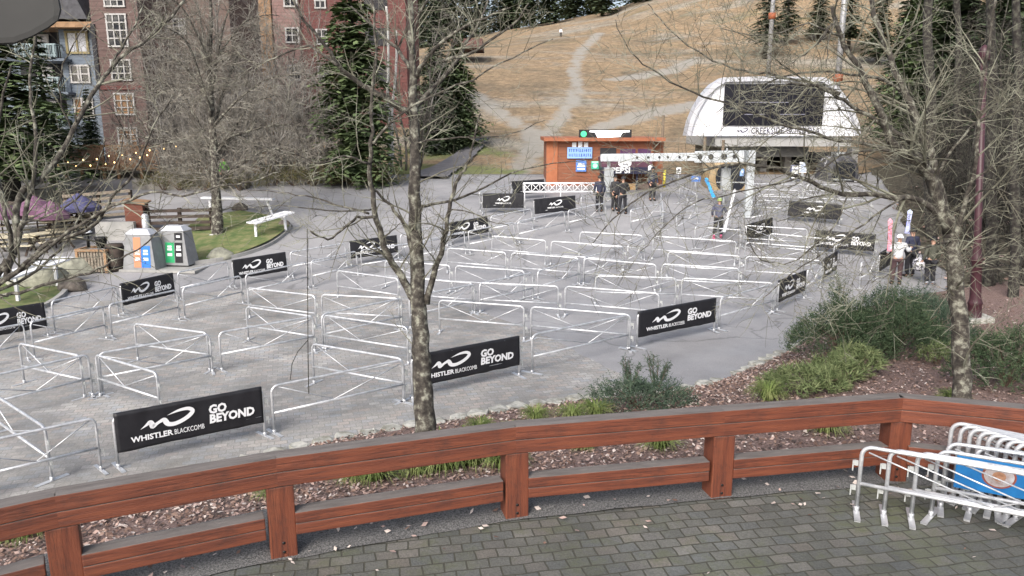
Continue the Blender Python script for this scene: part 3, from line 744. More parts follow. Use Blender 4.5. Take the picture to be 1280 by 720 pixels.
# foreground tree, middle
b0 = bp(532, 560); D0 = 12.6
b0 = bz(at(531, 560, D0).x, at(531, 560, D0).y); base = at(531, 570, D0); base.z = b0-.1
LI = [([base]+px_limb([(531, 530), (528, 470), (525, 420), (522, 370), (519, 300), (518, 240), (518, 180), (517, 130), (516, 80), (513, 30), (510, -30)], D0), .2, .035),
 (px_limb([(522, 385), (508, 360), (495, 335), (480, 308), (471, 275), (465, 240), (462, 205), (465, 165), (466, 120), (470, 60), (466, 0)], D0, D0-.9), .075, .015),
 (px_limb([(533, 380), (542, 345), (551, 318), (557, 287), (563, 250), (574, 222), (584, 205), (591, 180), (600, 140)], D0, D0-.7), .06, .012),
 (px_limb([(515, 312), (505, 283), (492, 262), (480, 248), (467, 238)], D0, D0-.4), .035, .02),
 (px_limb([(525, 258), (557, 252), (595, 240), (640, 217), (690, 205), (740, 200)], D0, D0+1.2), .03, .006),
 (px_limb([(470, 273), (447, 271), (432, 284), (416, 297), (398, 296), (386, 288)], D0-.6, D0-1.2), .028, .012),
 (px_limb([(461, 267), (420, 256), (382, 246), (350, 241), (310, 238)], D0-.6, D0+.5), .02, .006),
 (px_limb([(464, 262), (440, 264), (395, 262), (345, 256), (300, 262)], D0-.6, D0-1.5), .016, .005),
 (px_limb([(515, 145), (500, 134), (470, 115), (442, 100), (422, 82), (407, 57), (380, 25), (360, -10)], D0, D0-1.3), .06, .016),
 (px_limb([(422, 82), (387, 58), (345, 72), (320, 82), (280, 100)], D0-.9, D0-.2), .024, .006),
 (px_limb([(518, 138), (535, 117), (567, 82), (582, 55), (600, 25), (612, -10)], D0, D0+1.0), .05, .015),
 (px_limb([(519, 97), (530, 78), (545, 60), (570, 40), (607, 22), (640, 10)], D0, D0-1.4), .045, .012),
 (px_limb([(467, 180), (495, 147), (532, 122), (590, 100), (640, 72), (690, 50)], D0-1.2, D0-1.9), .024, .008),
 (px_limb([(553, 77), (595, 62), (640, 32), (660, 5)], D0-.8, D0-1.6), .03, .012),
 (px_limb([(520, 178), (545, 175), (590, 171), (640, 168), (680, 150)], D0, D0-1.0), .02, .005),
 (px_limb([(516, 90), (495, 60), (470, 35), (440, 8)], D0, D0+1.1), .04, .014),
 (px_limb([(516, 70), (520, 30), (540, -10)], D0, D0-.8), .03, .012),
 (px_limb([(463, 205), (430, 195), (400, 205), (360, 190), (335, 200)], D0-.9, D0-1.7), .02, .006),
 (px_limb([(560, 265), (580, 262), (610, 275), (635, 282)], D0-.5, D0-1.2), .014, .005)]
tree_obj('bare_tree', 'leafless grey tree with a tall forked trunk behind the middle of the fence', 'tree', base, LI, 21, BARK, TWIGR, None, 3, 3.4, 1.5, .12, .25, .004)
cord = MB().tube([at(384, 286, D0-1.2), at(384.5, 360, D0-1.2), at(385, 440, D0-1.2), at(386, 492, D0-1.2)], .007, 5)
cord.tube([at(385, 425, D0-1.2), at(372, 440, D0-1.2), at(365, 455, D0-1.2), at(363, 475, D0-1.2)], .006, 5)
tag(cord.build('hanging_cord', BARKD), 'thin dark cord hanging straight down from a left branch of the bare tree', 'cord')
# foreground tree, right
D1 = 13.4
bx = at(1204, 495, D1); base = Vector((bx.x, bx.y, bz(bx.x, bx.y)-.1))
LR = [([base]+px_limb([(1203, 470), (1200, 425), (1198, 390), (1195, 350), (1190, 310), (1184, 270)], D1), .16, .12),
 (px_limb([(1186, 290), (1172, 245), (1158, 215), (1135, 195), (1115, 178), (1104, 150), (1088, 115), (1070, 80), (1050, 45), (1040, 10)], D1, D1-1.2), .11, .03),
 (px_limb([(1180, 265), (1172, 225), (1163, 190), (1148, 155), (1138, 128), (1122, 95), (1110, 65), (1098, 35), (1090, 5), (1085, -30)], D1, D1+.7), .085, .04),
 (px_limb([(1165, 240), (1150, 200), (1135, 175), (1112, 160), (1085, 145), (1062, 130), (1040, 118), (1020, 108), (990, 105), (960, 112), (925, 128)], D1, D1-1.6), .06, .008),
 (px_limb([(1135, 122), (1105, 100), (1075, 95), (1040, 89), (1000, 92), (970, 100), (930, 118), (895, 140)], D1+.5, D1-1.2), .035, .007),
 (px_limb([(1128, 190), (1100, 183), (1062, 178), (1020, 168), (965, 150), (915, 131), (880, 122), (848, 107), (815, 87), (787, 63), (768, 25)], D1-.3, D1-2.2), .035, .006),
 (px_limb([(1050, 118), (1010, 104), (960, 92), (930, 89), (892, 76), (860, 57), (825, 25), (810, 5)], D1-1, D1-.2), .03, .007),
 (px_limb([(1188, 285), (1155, 252), (1120, 247), (1080, 243), (1040, 240), (1000, 221), (960, 208), (920, 206), (880, 213), (840, 226), (800, 245), (765, 275), (742, 305)], D1, D1-2.0), .06, .006),
 (px_limb([(1130, 247), (1105, 262), (1065, 290), (1020, 322), (980, 350), (955, 372)], D1-.4, D1-1.3), .022, .007),
 (px_limb([(1000, 221), (960, 232), (925, 240), (880, 250), (845, 268), (815, 300), (800, 315)], D1-1.2, D1-2.6), .016, .005),
 (px_limb([(1060, 244), (1045, 280), (1000, 322), (970, 329), (945, 320), (935, 300), (930, 268)], D1-.8, D1-1.5), .014, .005),
 (px_limb([(1135, 190), (1110, 188), (1080, 188), (1050, 195), (1020, 215), (985, 235)], D1-.4, D1-1), .03, .008),
 (px_limb([(1190, 310), (1200, 270), (1215, 225), (1222, 180), (1225, 120), (1236, 60), (1243, 0)], D1, D1-1.5), .05, .02),
 (px_limb([(1215, 225), (1245, 205), (1280, 180), (1320, 160)], D1-.6, D1-1), .02, .008),
 (px_limb([(1190, 270), (1225, 240), (1250, 238), (1290, 255)], D1, D1-1.2), .022, .008),
 (px_limb([(1192, 300), (1170, 305), (1140, 315), (1115, 340), (1090, 352)], D1, D1-1.2), .02, .006),
 (px_limb([(1196, 340), (1235, 330), (1262, 345), (1290, 350)], D1, D1-.7), .015, .006),
 (px_limb([(1170, 220), (1195, 180), (1225, 150), (1260, 135), (1300, 150)], D1-.1, D1-.9), .03, .008),
 (px_limb([(1150, 160), (1180, 125), (1205, 100), (1225, 95)], D1+.2, D1-.6), .025, .008),
 (px_limb([(1040, 30), (1020, 55), (1000, 72), (975, 85)], D1-1.2, D1-1.6), .02, .006),
 (px_limb([(1044, 20), (1035, 60), (1032, 85)], D1-1.2, D1-1.4), .015, .005),
 (px_limb([(1050, 45), (1010, 30), (960, 45), (900, 35)], D1-1.1, D1-1.9), .02, .006)]
tree_obj('bare_tree', 'leafless mossy tree with wide twiggy crown beside the lamp post on the right', 'tree', base, LR, 22, BARK, TWIGR, None, 3, 3.5, 2.3, .08, .24, .0042, droop=.12)
# large spreading bare tree on the lawn beyond the bins
b = gp(272, 297); D3 = (b-Vector((0, 0, CAMZ))).dot(Vector((0, CP, -SP)))
LB = [([b+Vector((0, 0, -.15))]+px_limb([(272, 285), (271, 262), (270, 240), (268, 205), (266, 165), (263, 120), (262, 75), (264, 30), (262, -25)], D3), .31, .05)]
rl = random.Random(5)
for (sx, sy, ex, ey, r0) in [(270, 235, 385, 190, .09), (270, 230, 160, 175, .09), (269, 215, 350, 120, .1), (268, 200, 185, 100, .1), (267, 185, 420, 165, .08), (266, 165, 330, 45, .09), (265, 150, 205, 35, .09), (264, 120, 300, 0, .08), (263, 110, 235, -5, .07), (269, 222, 225, 195, .06), (268, 205, 310, 175, .06), (266, 160, 395, 95, .07), (264, 130, 160, 60, .07), (270, 240, 330, 205, .06), (270, 238, 200, 215, .05), (263, 90, 350, 20, .06), (263, 85, 190, -5, .06)]:
    dd = rl.uniform(-3, 3); mx, my = (sx+ex)/2, min(sy, ey)+abs(ey-sy)*.3-14
    LB.append((px_limb([(sx, sy), ((sx*2+mx)/3, (sy*2+my)/3-6), (mx, my), ((ex*2+mx)/3, (ey*2+my)/3-4), (ex, ey)], D3, D3+dd), r0, .014))
tree_obj('bare_tree', 'large spreading leafless tree with a thick trunk on the lawn right of the bins', 'tree', b, LB, 24, BARK, TWIGP, None, 3, 3.6, 2.6, .08, .3, .0085, .1, .1)
# foreground tree, left edge
D2 = 11.5
base = at(-75, 500, D2); base.z = bz(base.x, base.y) if base.y > 8 else .9
base.z = min(base.z, 1.0)
LL = [([base]+px_limb([(-62, 450), (-48, 410), (-28, 375), (-5, 345), (8, 325)], D2), .11, .05),
 (px_limb([(8, 350), (18, 310), (30, 275), (40, 235), (46, 190), (40, 130), (38, 90), (46, 35), (50, 0)], D2, D2+.8), .05, .014),
 (px_limb([(-25, 372), (5, 352), (30, 330), (62, 303), (107, 288), (125, 270), (140, 248), (160, 225), (176, 200), (190, 160), (215, 120)], D2, D2-1.0), .045, .01),
 (px_limb([(6, 340), (20, 300), (25, 245), (50, 225), (75, 195), (92, 162), (115, 120), (140, 84), (165, 62), (190, 45), (215, 20), (235, -10)], D2, D2+1.6), .06, .02),
 (px_limb([(140, 84), (152, 60), (170, 30), (180, 0)], D2+1, D2+1.8), .026, .012),
 (px_limb([(-30, 380), (0, 372), (25, 365), (52, 356), (100, 345), (130, 332), (160, 318), (195, 293), (220, 270)], D2, D2-1.4), .035, .006),
 (px_limb([(10, 345), (35, 330), (60, 310), (100, 280), (160, 250), (200, 240), (230, 245), (275, 232), (318, 227), (352, 213)], D2, D2-1.8), .035, .006),
 (px_limb([(15, 320), (8, 270), (-5, 200), (0, 140), (15, 80)], D2, D2-1), .04, .012),
 (px_limb([(28, 280), (60, 270), (95, 250), (120, 215), (130, 170)], D2+.1, D2-.7), .022, .007),
 (px_limb([(-20, 366), (10, 360), (50, 335), (85, 300), (105, 262), (145, 205), (152, 170)], D2, D2+.9), .03, .008),
 (px_limb([(90, 165), (75, 120), (80, 80), (100, 40), (130, 20)], D2+1, D2+.2), .018, .006)]
tree_obj('bare_tree', 'leafless tree at the left edge with long curving branches over the bins', 'tree', base, LL, 23, BARK, TWIGR, None, 3, 3.0, 1.5, .12, .25, .0038)
# ------------------------------------------------------------------ thicket of grey saplings behind the plaza
def sapling(seed, H, spread, nst, twm=TWIGB, tm=TWIGB, dens=3.0, lenf=2.6, minr=.0085):
    r = random.Random(seed); mb = MB(); out = []
    for k in range(nst):
        an = r.uniform(0, 2*pi); p = Vector((cos(an)*r.uniform(0, .5), sin(an)*r.uniform(0, .5), -.2)); h = H*r.uniform(.6, 1)
        d = Vector((cos(an)*spread*r.uniform(.3, 1), sin(an)*spread*r.uniform(.3, 1), 1)).normalized(); P = [p]; m = 8
        for i in range(m):
            d = (d+rvec(r)*.2+Vector((0, 0, .05))).normalized(); P.append(P[-1]+d*h/m)
        r0 = .025+.0055*h*r.uniform(.6, 1.1); R = [r0*(1-.85*i/m) for i in range(m+1)]
        mb.tube(P, R, 6); twigs(r, P, R, out, 1, 2, dens, lenf, .22, .3, minr, .06, .05, 3.6)
    tw = MB()
    for pts, rr, k in out: tw.tube(pts, rr, 3)
    return mb.mesh('trunk', tm), tw.mesh('branches', twm)
SAP = [sapling(100+i, h, s, n) for i, (h, s, n) in enumerate([(11, .3, 4), (9, .45, 5), (12.5, .25, 3), (7, .6, 6)])]
SAPD = []
for a_, b_ in SAP:
    b2 = b_.copy(); b2.materials.clear(); b2.materials.append(BARKD); a2 = a_.copy(); a2.materials.clear(); a2.materials.append(BARKD); SAPD.append((a2, b2))
def plant(name, label, cat, group, meshes, loc, s, rz, names=('trunk', 'branches')):
    o = empty(name, loc, rz, label, cat, group); o.scale = (s, s, s)
    for n_, me in zip(names, meshes): link(n_, me, o)
    return o
rng = random.Random(8)
TH = [(200, 46, 0), (222, 50, 2), (245, 47, 1), (262, 52, 0), (280, 46, 3), (300, 50, 2), (318, 47, 1), (335, 53, 0), (352, 47, 3), (370, 50, 2), (392, 49, 1), (415, 52, 3), (440, 52, 1), (505, 53, 0), (525, 55, 2),
      (212, 48, 1), (238, 54, 0), (255, 45, 1), (273, 49, 1), (292, 47, 1), (308, 53, 0), (327, 45, 1), (343, 49, 1), (361, 52, 0), (382, 45, 1), (405, 50, 0),
      (180, 53, 1), (290, 57, 2), (350, 57, 2), (232, 44, 3), (310, 44, 3), (385, 46, 3)]
KINDS = ['four stemmed', 'broad many stemmed', 'tall slender', 'low spreading']
seen = {}
for px, Y, k in TH:
    p = ony(px, 230, Y); z = T(p.x, Y)
    plant('bare_sapling', 'leafless grey sapling in the dense thicket between the building and the plaza', 'tree', 'grey saplings of the thicket', SAP[k], (p.x, Y, z), rng.uniform(.95, 1.3), rng.uniform(0, 6.28))
# white birch stems
for px0, px1, lab in ((487, 484, 'white birch trunk, left stem of the pair before the red building'), (488, 496, 'white birch trunk, right stem of the pair before the red building')):
    Y = 50; b = ony(px0, 230, Y); b.z = T(b.x, Y)-.2; t = ony(px1, 8 if px1 < 490 else 38, Y)
    P = [b.lerp(t, i/6)+Vector((.06*sin(i*1.7), 0, 0)) for i in range(7)]
    tree_obj('birch', lab, 'tree', b, [(P, .105, .07)], 31+px1, BIRCH, TWIGP, None, 2, .9, 1.8, .5, .2, .012, .3)
# ------------------------------------------------------------------ conifers
def needle_mat(name, a, b, c): return mat(name, a, c, 1.3, .9, spec=.1, c3=b, detail=3, lo=.3, hi=.7)
NEED = needle_mat('dark_needles', (.035, .052, .03), (.065, .088, .05), (.125, .15, .085))
NEEDG = needle_mat('mid_needles', (.065, .092, .048), (.105, .148, .066), (.19, .23, .11))
def conifer(seed, H, W, dens=1.0, low=.06, leaf=.42, ragged=.25):
    r = random.Random(seed); tr = MB().tube([(0, 0, -.3), (0, 0, H*.5), (0, 0, H)], [H*.018+.06, H*.011+.03, .02], 7); fo = MB()
    z = H*low
    while z < H*.985:
        t = z/H; rad = W*(1-t)**.8*(1 if t > .15 else .8+.2*t/.15)*(1+r.uniform(-ragged, ragged)); nb = max(5, int((9+5*r.random())*dens*(.5+rad/W)))
        for k in range(nb):
            if r.random() < .1: continue
            an = r.uniform(0, 2*pi); L_ = rad*r.uniform(.65, 1.1); d = Vector((cos(an), sin(an), 0)); sd = Vector((-sin(an), cos(an), 0))
            n = max(3, int(L_/leaf*2.0)); rise = r.uniform(-.05, .25)
            for i in range(n):
                u = (i+.6)/n; p = d*(L_*u)+Vector((0, 0, z+rise*L_*u-.42*L_*u*u))
                for s in (-1, 1):
                    l = leaf*(1.15-.5*u)*r.uniform(.7, 1.3); ax = (d*r.uniform(.35, .9)+sd*s*r.uniform(.4, 1)+Vector((0, 0, r.uniform(-.5, .12)))).normalized()
                    nn = ax.cross(Vector((r.uniform(-.4, .4), r.uniform(-.4, .4), 1))).normalized(); w = l*r.uniform(.16, .3)
                    fo.add([p-nn*w*.5, p+ax*l*.55-nn*w, p+ax*l, p+ax*l*.5+nn*w, p+nn*w*.5], [(0, 1, 2, 3, 4)])
        z += H*.028*r.uniform(.7, 1.3)
    return tr.mesh('trunk', BARKD), fo.mesh('crown', NEED)
CON = [conifer(1, 10.5, 2.3, 3.0, .04, .4, .15), conifer(2, 7.5, 2.2, 2.2, .03, .4), conifer(3, 16, 3.6, 1.7, .12, .55), conifer(4, 13, 2.7, 1.2, .2, .5, .4)]
CONG = []
for tr, fo in CON[:3]:
    f2 = fo.copy(); f2.materials.clear(); f2.materials.append(NEEDG); CONG.append((tr, f2))
def con(px, Y, H, me, Hm, label, group=None, z=None, wide=1.0):
    p = ony(px, 200, Y); s = H/Hm
    o = plant('conifer', label, 'tree', group, me, (p.x, Y, T(p.x, Y) if z is None else z), s, px*.7, ('trunk', 'crown')); o.scale = (s*wide, s*wide, s); return o
con(446, 45.5, 14.5, CONG[0], 10.5, 'tall bushy green conifer left of the white birch trunks', wide=1.05)
con(574, 64, 9.2, CONG[1], 7.5, 'pointed dark green conifer at the left foot of the dry hill', wide=1.0)
con(548, 62, 10.6, CON[1], 7.5, 'dark conifer just behind the tall bare trunk, left of the hill', wide=.9)
con(117, 49, 5.6, CON[0], 10.5, 'small dark conifer in front of the blue grey building bay', wide=.9)
con(10, 40, 12.5, CONG[2], 16, 'big dark drooping conifer at the left edge, before the balconies', wide=1.75)
con(-38, 46, 15.0, CONG[2], 16, 'dark conifer partly outside the left edge of the picture', wide=1.3)
con(64, 46, 9.0, CON[3], 13, 'narrow dark conifer under the lowest balcony', wide=1.2)
# wooded right side
rng = random.Random(77)
RG = 'conifers of the wood on the right'
labs = 'dark conifer in the dense wood behind the lamp post on the right'
for i in range(30):
    Y = rng.uniform(34, 66); x = 15.5+(Y-28)*.42+rng.uniform(.5, 13)
    k = rng.choice([2, 2, 3, 3]); s = rng.uniform(.75, 1.15)
    if Y < 44 and x < 18+(Y-28)*.5: continue
    plant('conifer', labs, 'tree', RG, (CONG[2] if i % 3 == 0 else CON[k]), (x, Y, T(x, Y)-.1), s, rng.uniform(0, 6), ('trunk', 'crown'))
for i in range(34):
    Y = rng.uniform(23, 46); x = 15.8+max(0, Y-27)*.42+rng.uniform(.2, 8)
    plant('bare_sapling', 'leafless sapling among the dark trunks of the wood on the right', 'tree', 'bare saplings of the wood on the right', SAPD[rng.choice([0, 1, 2, 3])], (x, Y, T(x, Y)), rng.uniform(.7, 1.05), rng.uniform(0, 6))
for px, py, Y, r_, top, lab in ((1157, 360, 33, .27, -20, 'straight grey trunk standing right of the leaning limbs, behind the crown'), (1237, 372, 26, .2, -20, 'straight dark trunk right of the burgundy lamp post'), (1268, 380, 24, .17, -20, 'dark slim trunk near the right edge behind the lamp post'), (1192, 330, 36, .2, -20, 'dark distant trunk just left of the burgundy lamp post')):
    b = ony(px, py, Y); b.z = T(b.x, Y)-.2; t = ony(px+4, top, Y); P = [b.lerp(t, i/6)+Vector((.08*sin(i*2.1+px), 0, 0)) for i in range(7)]
    tree_obj('bare_tree', lab, 'tree', b, [(P, r_, r_*.6)], px, BARKD, TWIG, None, 3, 1.3, 2.2, .1, .3, .009, .25, .1)
con(948, 118, 12, CON[3], 13, 'lone dark conifer on the hill above the lift station', wide=1.3)
con(972, 126, 11, CON[3], 13, 'dark conifer on the hill right of the lone one above the station', wide=1.3)
for i, (px, Y, H) in enumerate([(1010, 128, 11), (1048, 120, 12), (1085, 112, 12), (1120, 105, 12), (1150, 100, 13), (1185, 98, 13), (1225, 92, 14), (1262, 88, 14), (1300, 85, 14), (1340, 84, 13)]):
    con(px, Y, H, CON[i % 2+2], 16 if i % 2 == 0 else 13, 'dark conifer in the tree line up the right flank of the hill', 'conifers up the right flank of the hill', wide=1.2)
# forest beyond the ridge reads as one mass
tr, fo = conifer(9, 19, 4.2, .55, .05, 1.3)
rng = random.Random(3); mbV = []; far = MB()
base_v = [v.co.copy() for v in fo.vertices]; base_f = [tuple(p.vertices) for p in fo.polygons]
for i in range(150):
    if i < 95: y = rng.uniform(188, 250); x = rng.uniform(-75, 120)
    else: y = rng.uniform(75, 190); x = -22-.2*(y-50)-rng.uniform(0, 45)
    s = rng.uniform(.7, 1.25); a = rng.uniform(0, 6); z = T(x, y); ca, sa = cos(a)*s, sin(a)*s
    far.add([(x+v.x*ca-v.y*sa, y+v.x*sa+v.y*ca, z+v.z*s) for v in base_v], base_f)
o = link('far_forest', far.mesh('far_forest', NEED)); tag(o, 'dark conifer forest beyond the ridge of the dry hill', 'forest', None, 'stuff')
# ------------------------------------------------------------------ shrubs and grasses of the bed
JUN = mat('juniper_needles', (.025, .045, .024), (.125, .16, .09), 5, .9, spec=.1, c3=(.058, .088, .048), lo=.3, hi=.7)
JUNB = mat('blue_juniper_needles', (.028, .048, .034), (.125, .16, .108), 5, .9, spec=.1, c3=(.06, .09, .062), lo=.3, hi=.7)
PINE = mat('mugo_needles', (.06, .085, .035), (.25, .28, .14), 5, .9, spec=.1, c3=(.13, .165, .075), lo=.3, hi=.7)
STEM = mat('shrub_stem', (.09, .06, .045), (.17, .12, .09), 6, .95)
def shrub(seed, rx, ry, h, n, nl, needle, spike=0.5, stems=14):
    r = random.Random(seed); fo = MB(); st = MB()
    for i in range(stems):
        an = r.uniform(0, 2*pi); e = Vector((cos(an)*rx*r.uniform(.3, .9), sin(an)*ry*r.uniform(.3, .9), h*r.uniform(.4, .95)))
        st.tube([Vector((e.x*.05, e.y*.05, -.05)), e*.45+Vector((0, 0, h*.08)), e], [.022, .014, .005], 4)
    for i in range(n):
        an = r.uniform(0, 2*pi); q = r.random()**.5; lump = 1+.3*noise.noise((cos(an)*1.6, sin(an)*1.6, seed+q*1.5))
        zf = r.random()**.8
        p = Vector((cos(an)*rx*q*lump, sin(an)*ry*q*lump, 0)); top = h*max(.1, (1-q*q)**.5)*(1+.45*noise.noise((p.x*1.7, p.y*1.7, seed*3)))
        p.z = .04+top*(.25+.75*zf)
        ax = (Vector((p.x/rx, p.y/ry, .25+1.1*spike))*.8+rvec(r)*.6).normalized()
        L_ = nl*r.uniform(1.2, 3.0)
        m = 9
        for k in range(m):
            c = p+ax*L_*k/m; sd = rvec(r); sd = (sd-ax*sd.dot(ax)).normalized(); d = (ax*.7+sd).normalized(); ll = needle*(1-.4*k/m)*r.uniform(.7, 1.3); w = d.cross(rvec(r)).normalized()*(needle*.02+.0075)
            fo.add([c-w, c+w, c+d*ll], [(0, 1, 2)])
    return st.mesh('stem', STEM), fo
def put_shrub(name, label, cat, loc, args, m, group=None, rz=0):
    st, fo = shrub(*args); me = fo.mesh('foliage', m)
    o = empty(name, loc, rz, label, cat, group); link('stem', st, o); link('foliage', me, o); return o
put_shrub('juniper', 'open blue green juniper with two upright tufts behind the fence centre', 'shrub', bp(800, 510), (41, .95, .55, .5, 700, .13, .085, .6, 14), JUNB)
for dx, dz, sd, lab in ((-.26, .0, 42, 'left'), (.28, .05, 43, 'right')): pass
def spray(loc, label, seed, h, m=JUNB, w=.3):
    r = random.Random(seed); st = MB(); fo = MB(); 
    for s in range(7):
        an = r.uniform(0, 6.28); e = Vector((cos(an)*w*r.uniform(.3, 1), sin(an)*w*r.uniform(.3, 1), h*r.uniform(.6, 1))); P = [Vector((0, 0, 0)), e*.5+rvec(r)*.05, e]
        st.tube(P, [.014, .009, .004], 4)
        for k in range(22):
            t = .35+.65*k/22; c = P[0].lerp(P[2], t)+rvec(r)*.04; ax = (e.normalized()+rvec(r)*.9).normalized(); L_ = .12
            for q in range(8):
                cc = c+ax*L_*q/8; d = (ax*.6+rvec(r)).normalized(); wv = d.cross(rvec(r)).normalized()*.007; fo.add([cc-wv, cc+wv, cc+d*.06], [(0, 1, 2)])
    o = empty('juniper', loc, 0, label, 'shrub'); link('stem', st.mesh('stem', STEM), o); link('foliage', fo.mesh('foliage', m), o)
spray(bp(786, 492), 'upright juniper spray rising on the left above the middle shrub', 42, .85)
spray(bp(820, 490), 'upright juniper spray rising on the right above the middle shrub', 43, .9)
put_shrub('juniper', 'large dark juniper mound left part of the right planting bed', 'shrub', bp(1052, 446), (44, 1.1, 1.0, 1.3, 1800, .12, .085, .9, 20), JUN)
put_shrub('juniper', 'large dark juniper mound in the middle of the right planting bed', 'shrub', bp(1112, 440), (45, 1.2, 1.1, 1.3, 2000, .12, .085, .9, 20), JUN)
put_shrub('juniper', 'juniper mound left of the mossy tree trunk in the right bed', 'shrub', bp(1155, 425), (46, 1.1, .9, .95, 1000, .12, .085, .7, 16), JUNB)
put_shrub('dwarf_pine', 'pale green dwarf pine with long needles in front of the junipers', 'shrub', bp(1072, 470), (47, .5, .5, .55, 130, .07, .26, 1.0, 10), PINE)
put_shrub('dwarf_pine', 'low pale green dwarf pine just above the fence rail, left of others', 'shrub', bp(1005, 490), (48, .85, .55, .4, 200, .07, .24, .8, 10), PINE)
put_shrub('dwarf_pine', 'low dwarf pine between the pale pines and the junipers', 'shrub', bp(1040, 478), (52, .55, .45, .42, 130, .07, .24, .8, 10), PINE)
put_shrub('juniper', 'broad dark juniper right of the mossy trunk by the lower right rail', 'shrub', bp(1258, 482), (49, 1.05, .8, 1.1, 1500, .12, .085, .7, 16), JUN)
put_shrub('juniper', 'narrow pointed juniper standing left above the big juniper mound', 'shrub', bp(1043, 428), (50, .28, .28, 1.75, 220, .14, .09, 1.4, 8), JUN)
put_shrub('juniper', 'dark juniper at the plaza edge below the white jacketed person', 'shrub', bp(1135, 395), (51, 1.2, .7, .8, 700, .15, .1, .8, 12), JUNB)
put_shrub('evergreen_shrub', 'small leafy evergreen at the foot of the mossy tree trunk', 'shrub', bp(1170, 455), (53, .35, .3, .4, 120, .1, .1, .8, 6), PINE)
GRS = mat('sedge_blades', (.07, .11, .03), (.28, .3, .13), 3, .9, spec=.1, c3=(.15, .19, .065), lo=.3, hi=.7)
def tuft(seed, rad, h, n):
    r = random.Random(seed); mb = MB()
    for i in range(n):
        an = r.uniform(0, 6.28); d = Vector((cos(an), sin(an), 0)); o = d*r.uniform(0, rad*.25); l = rad*r.uniform(.5, 1.2); hh = h*r.uniform(.5, 1.1); sd = Vector((-d.y, d.x, 0))*.006
        P = [o, o+d*l*.3+Vector((0, 0, hh*.75)), o+d*l*.7+Vector((0, 0, hh*.9)), o+d*l+Vector((0, 0, hh*r.uniform(.2, .8)))]
        mb.add([P[0]-sd, P[0]+sd, P[1]-sd, P[1]+sd, P[2]-sd*.7, P[2]+sd*.7, P[3]], [(0, 1, 3, 2), (2, 3, 5, 4), (4, 5, 6)])
    return mb.mesh('grass_tuft', GRS)
TU = [tuft(i, .38, .3, 240) for i in range(3)]
TP = [((445, 597), 1.0, 'left of the second post'), ((470, 600), .95, 'just right of the leftmost bright tuft'), ((555, 585), 1.25, 'largest one left of the third post'), ((590, 580), 1.2, 'touching the largest tuft'), ((520, 592), .8, 'between the two bright groups'), ((628, 583), .9, 'beside the third fence post'),
      ((40, 668), 1.0, 'in the lower left corner'), ((15, 672), 1.0, 'at the far lower left edge'), ((825, 560), .8, 'behind the rail right of the third post'), ((728, 562), .5, 'small one in the chips'), ((670, 525), .7, 'by the stone kerb left of the middle shrub'), ((600, 540), .7, 'by the kerb right of the tree trunk'), ((715, 525), .8, 'at the left foot of the middle shrub'), ((745, 520), .8, 'under the left side of the middle shrub'), ((1030, 540), .9, 'behind the rail left of the fifth post'), ((640, 545), .6, 'above the rail joint'), ((340, 620), .6, 'beside the second post'), ((960, 500), .9, 'low at the left end of the dwarf pines'), ((1190, 505), .7, 'beside the mossy trunk')]
for i, (p, s, where) in enumerate(TP):
    o = link('grass_tuft', TU[i % 3]); o.location = bp(*p); s *= 1.25; o.scale = (s, s, s); o.rotation_euler = (0, 0, i*1.3)
    tag(o, 'green arching grass tuft '+where, 'grass tuft', 'grass tufts of the planting bed')
# ------------------------------------------------------------------ buildings
GLASS = mat('window_glass', (.02, .022, .028), rough=.08, spec=.8)
GLASSL = mat('curtained_glass', (.3, .31, .34), (.45, .46, .5), 2, .2)
TRIM = mat('white_trim', (.42, .41, .4), rough=.7)
def siding(name, a, b, per, rough=.85):
    m = newmat(name, rough); nt, N, L, B = nodes(m); v = objvec(nt)
    sp = N.new('ShaderNodeSeparateXYZ'); L.new(v, sp.inputs[0])
    mo = N.new('ShaderNodeMath'); mo.operation = 'FRACT'; mu = N.new('ShaderNodeMath'); mu.operation = 'MULTIPLY'; mu.inputs[1].default_value = 1/per
    L.new(sp.outputs['Z'], mu.inputs[0]); L.new(mu.outputs[0], mo.inputs[0])
    c = ramp(nt, tnoise(nt, objvec(nt, 0, (1, 1, 3)), 1.2, 6, .7), [(.3, a), (.7, b)])
    seam = ramp(nt, mo.outputs[0], [(.0, (0, 0, 0)), (.1, (1, 1, 1))])
    c = mixc(nt, seam, (a[0]*.4, a[1]*.4, a[2]*.4), c); L.new(c, B.inputs['Base Color']); setbump(nt, mo.outputs[0], .7, .04)
    return m
BLUE = siding('blue_grey_siding', (.13, .16, .2), (.19, .225, .27), .22)
BROWN = siding('brown_shingle', (.1, .064, .058), (.16, .105, .095), .3)
RED = siding('red_siding', (.105, .04, .037), (.165, .063, .056), .3)
TAN = mat('tan_timber', (.22, .13, .07), (.34, .21, .12), 3, .8)
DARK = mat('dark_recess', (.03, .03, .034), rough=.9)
DROOF = mat('dark_roof', (.05, .05, .055), (.09, .09, .1), 3, .8)
bld = empty('apartment_building', (ony(120, 200, 58).x, 58, 3), 0, 'apartment building with blue grey balcony bay and brown shingled tower at upper left', 'building')
BO = Vector(bld.location)
def Z(py, Y): return ony(640, py, Y).z
def Xp(px, Y): return ony(px, 200, Y).x
def bbox(px0, px1, py0, py1, Y, dep, name, m, parent=bld, dy=0, org=None):
    org = BO if org is None else org
    x0, x1 = Xp(px0, Y), Xp(px1, Y); z1, z0 = Z(py0, Y), Z(py1, Y)
    c = Vector(((x0+x1)/2, Y+dep/2+dy, (z0+z1)/2))
    o = MB().box((0, 0, 0), (abs(x1-x0), dep, abs(z1-z0))).build(name, m, parent); o.location = c-org; return o
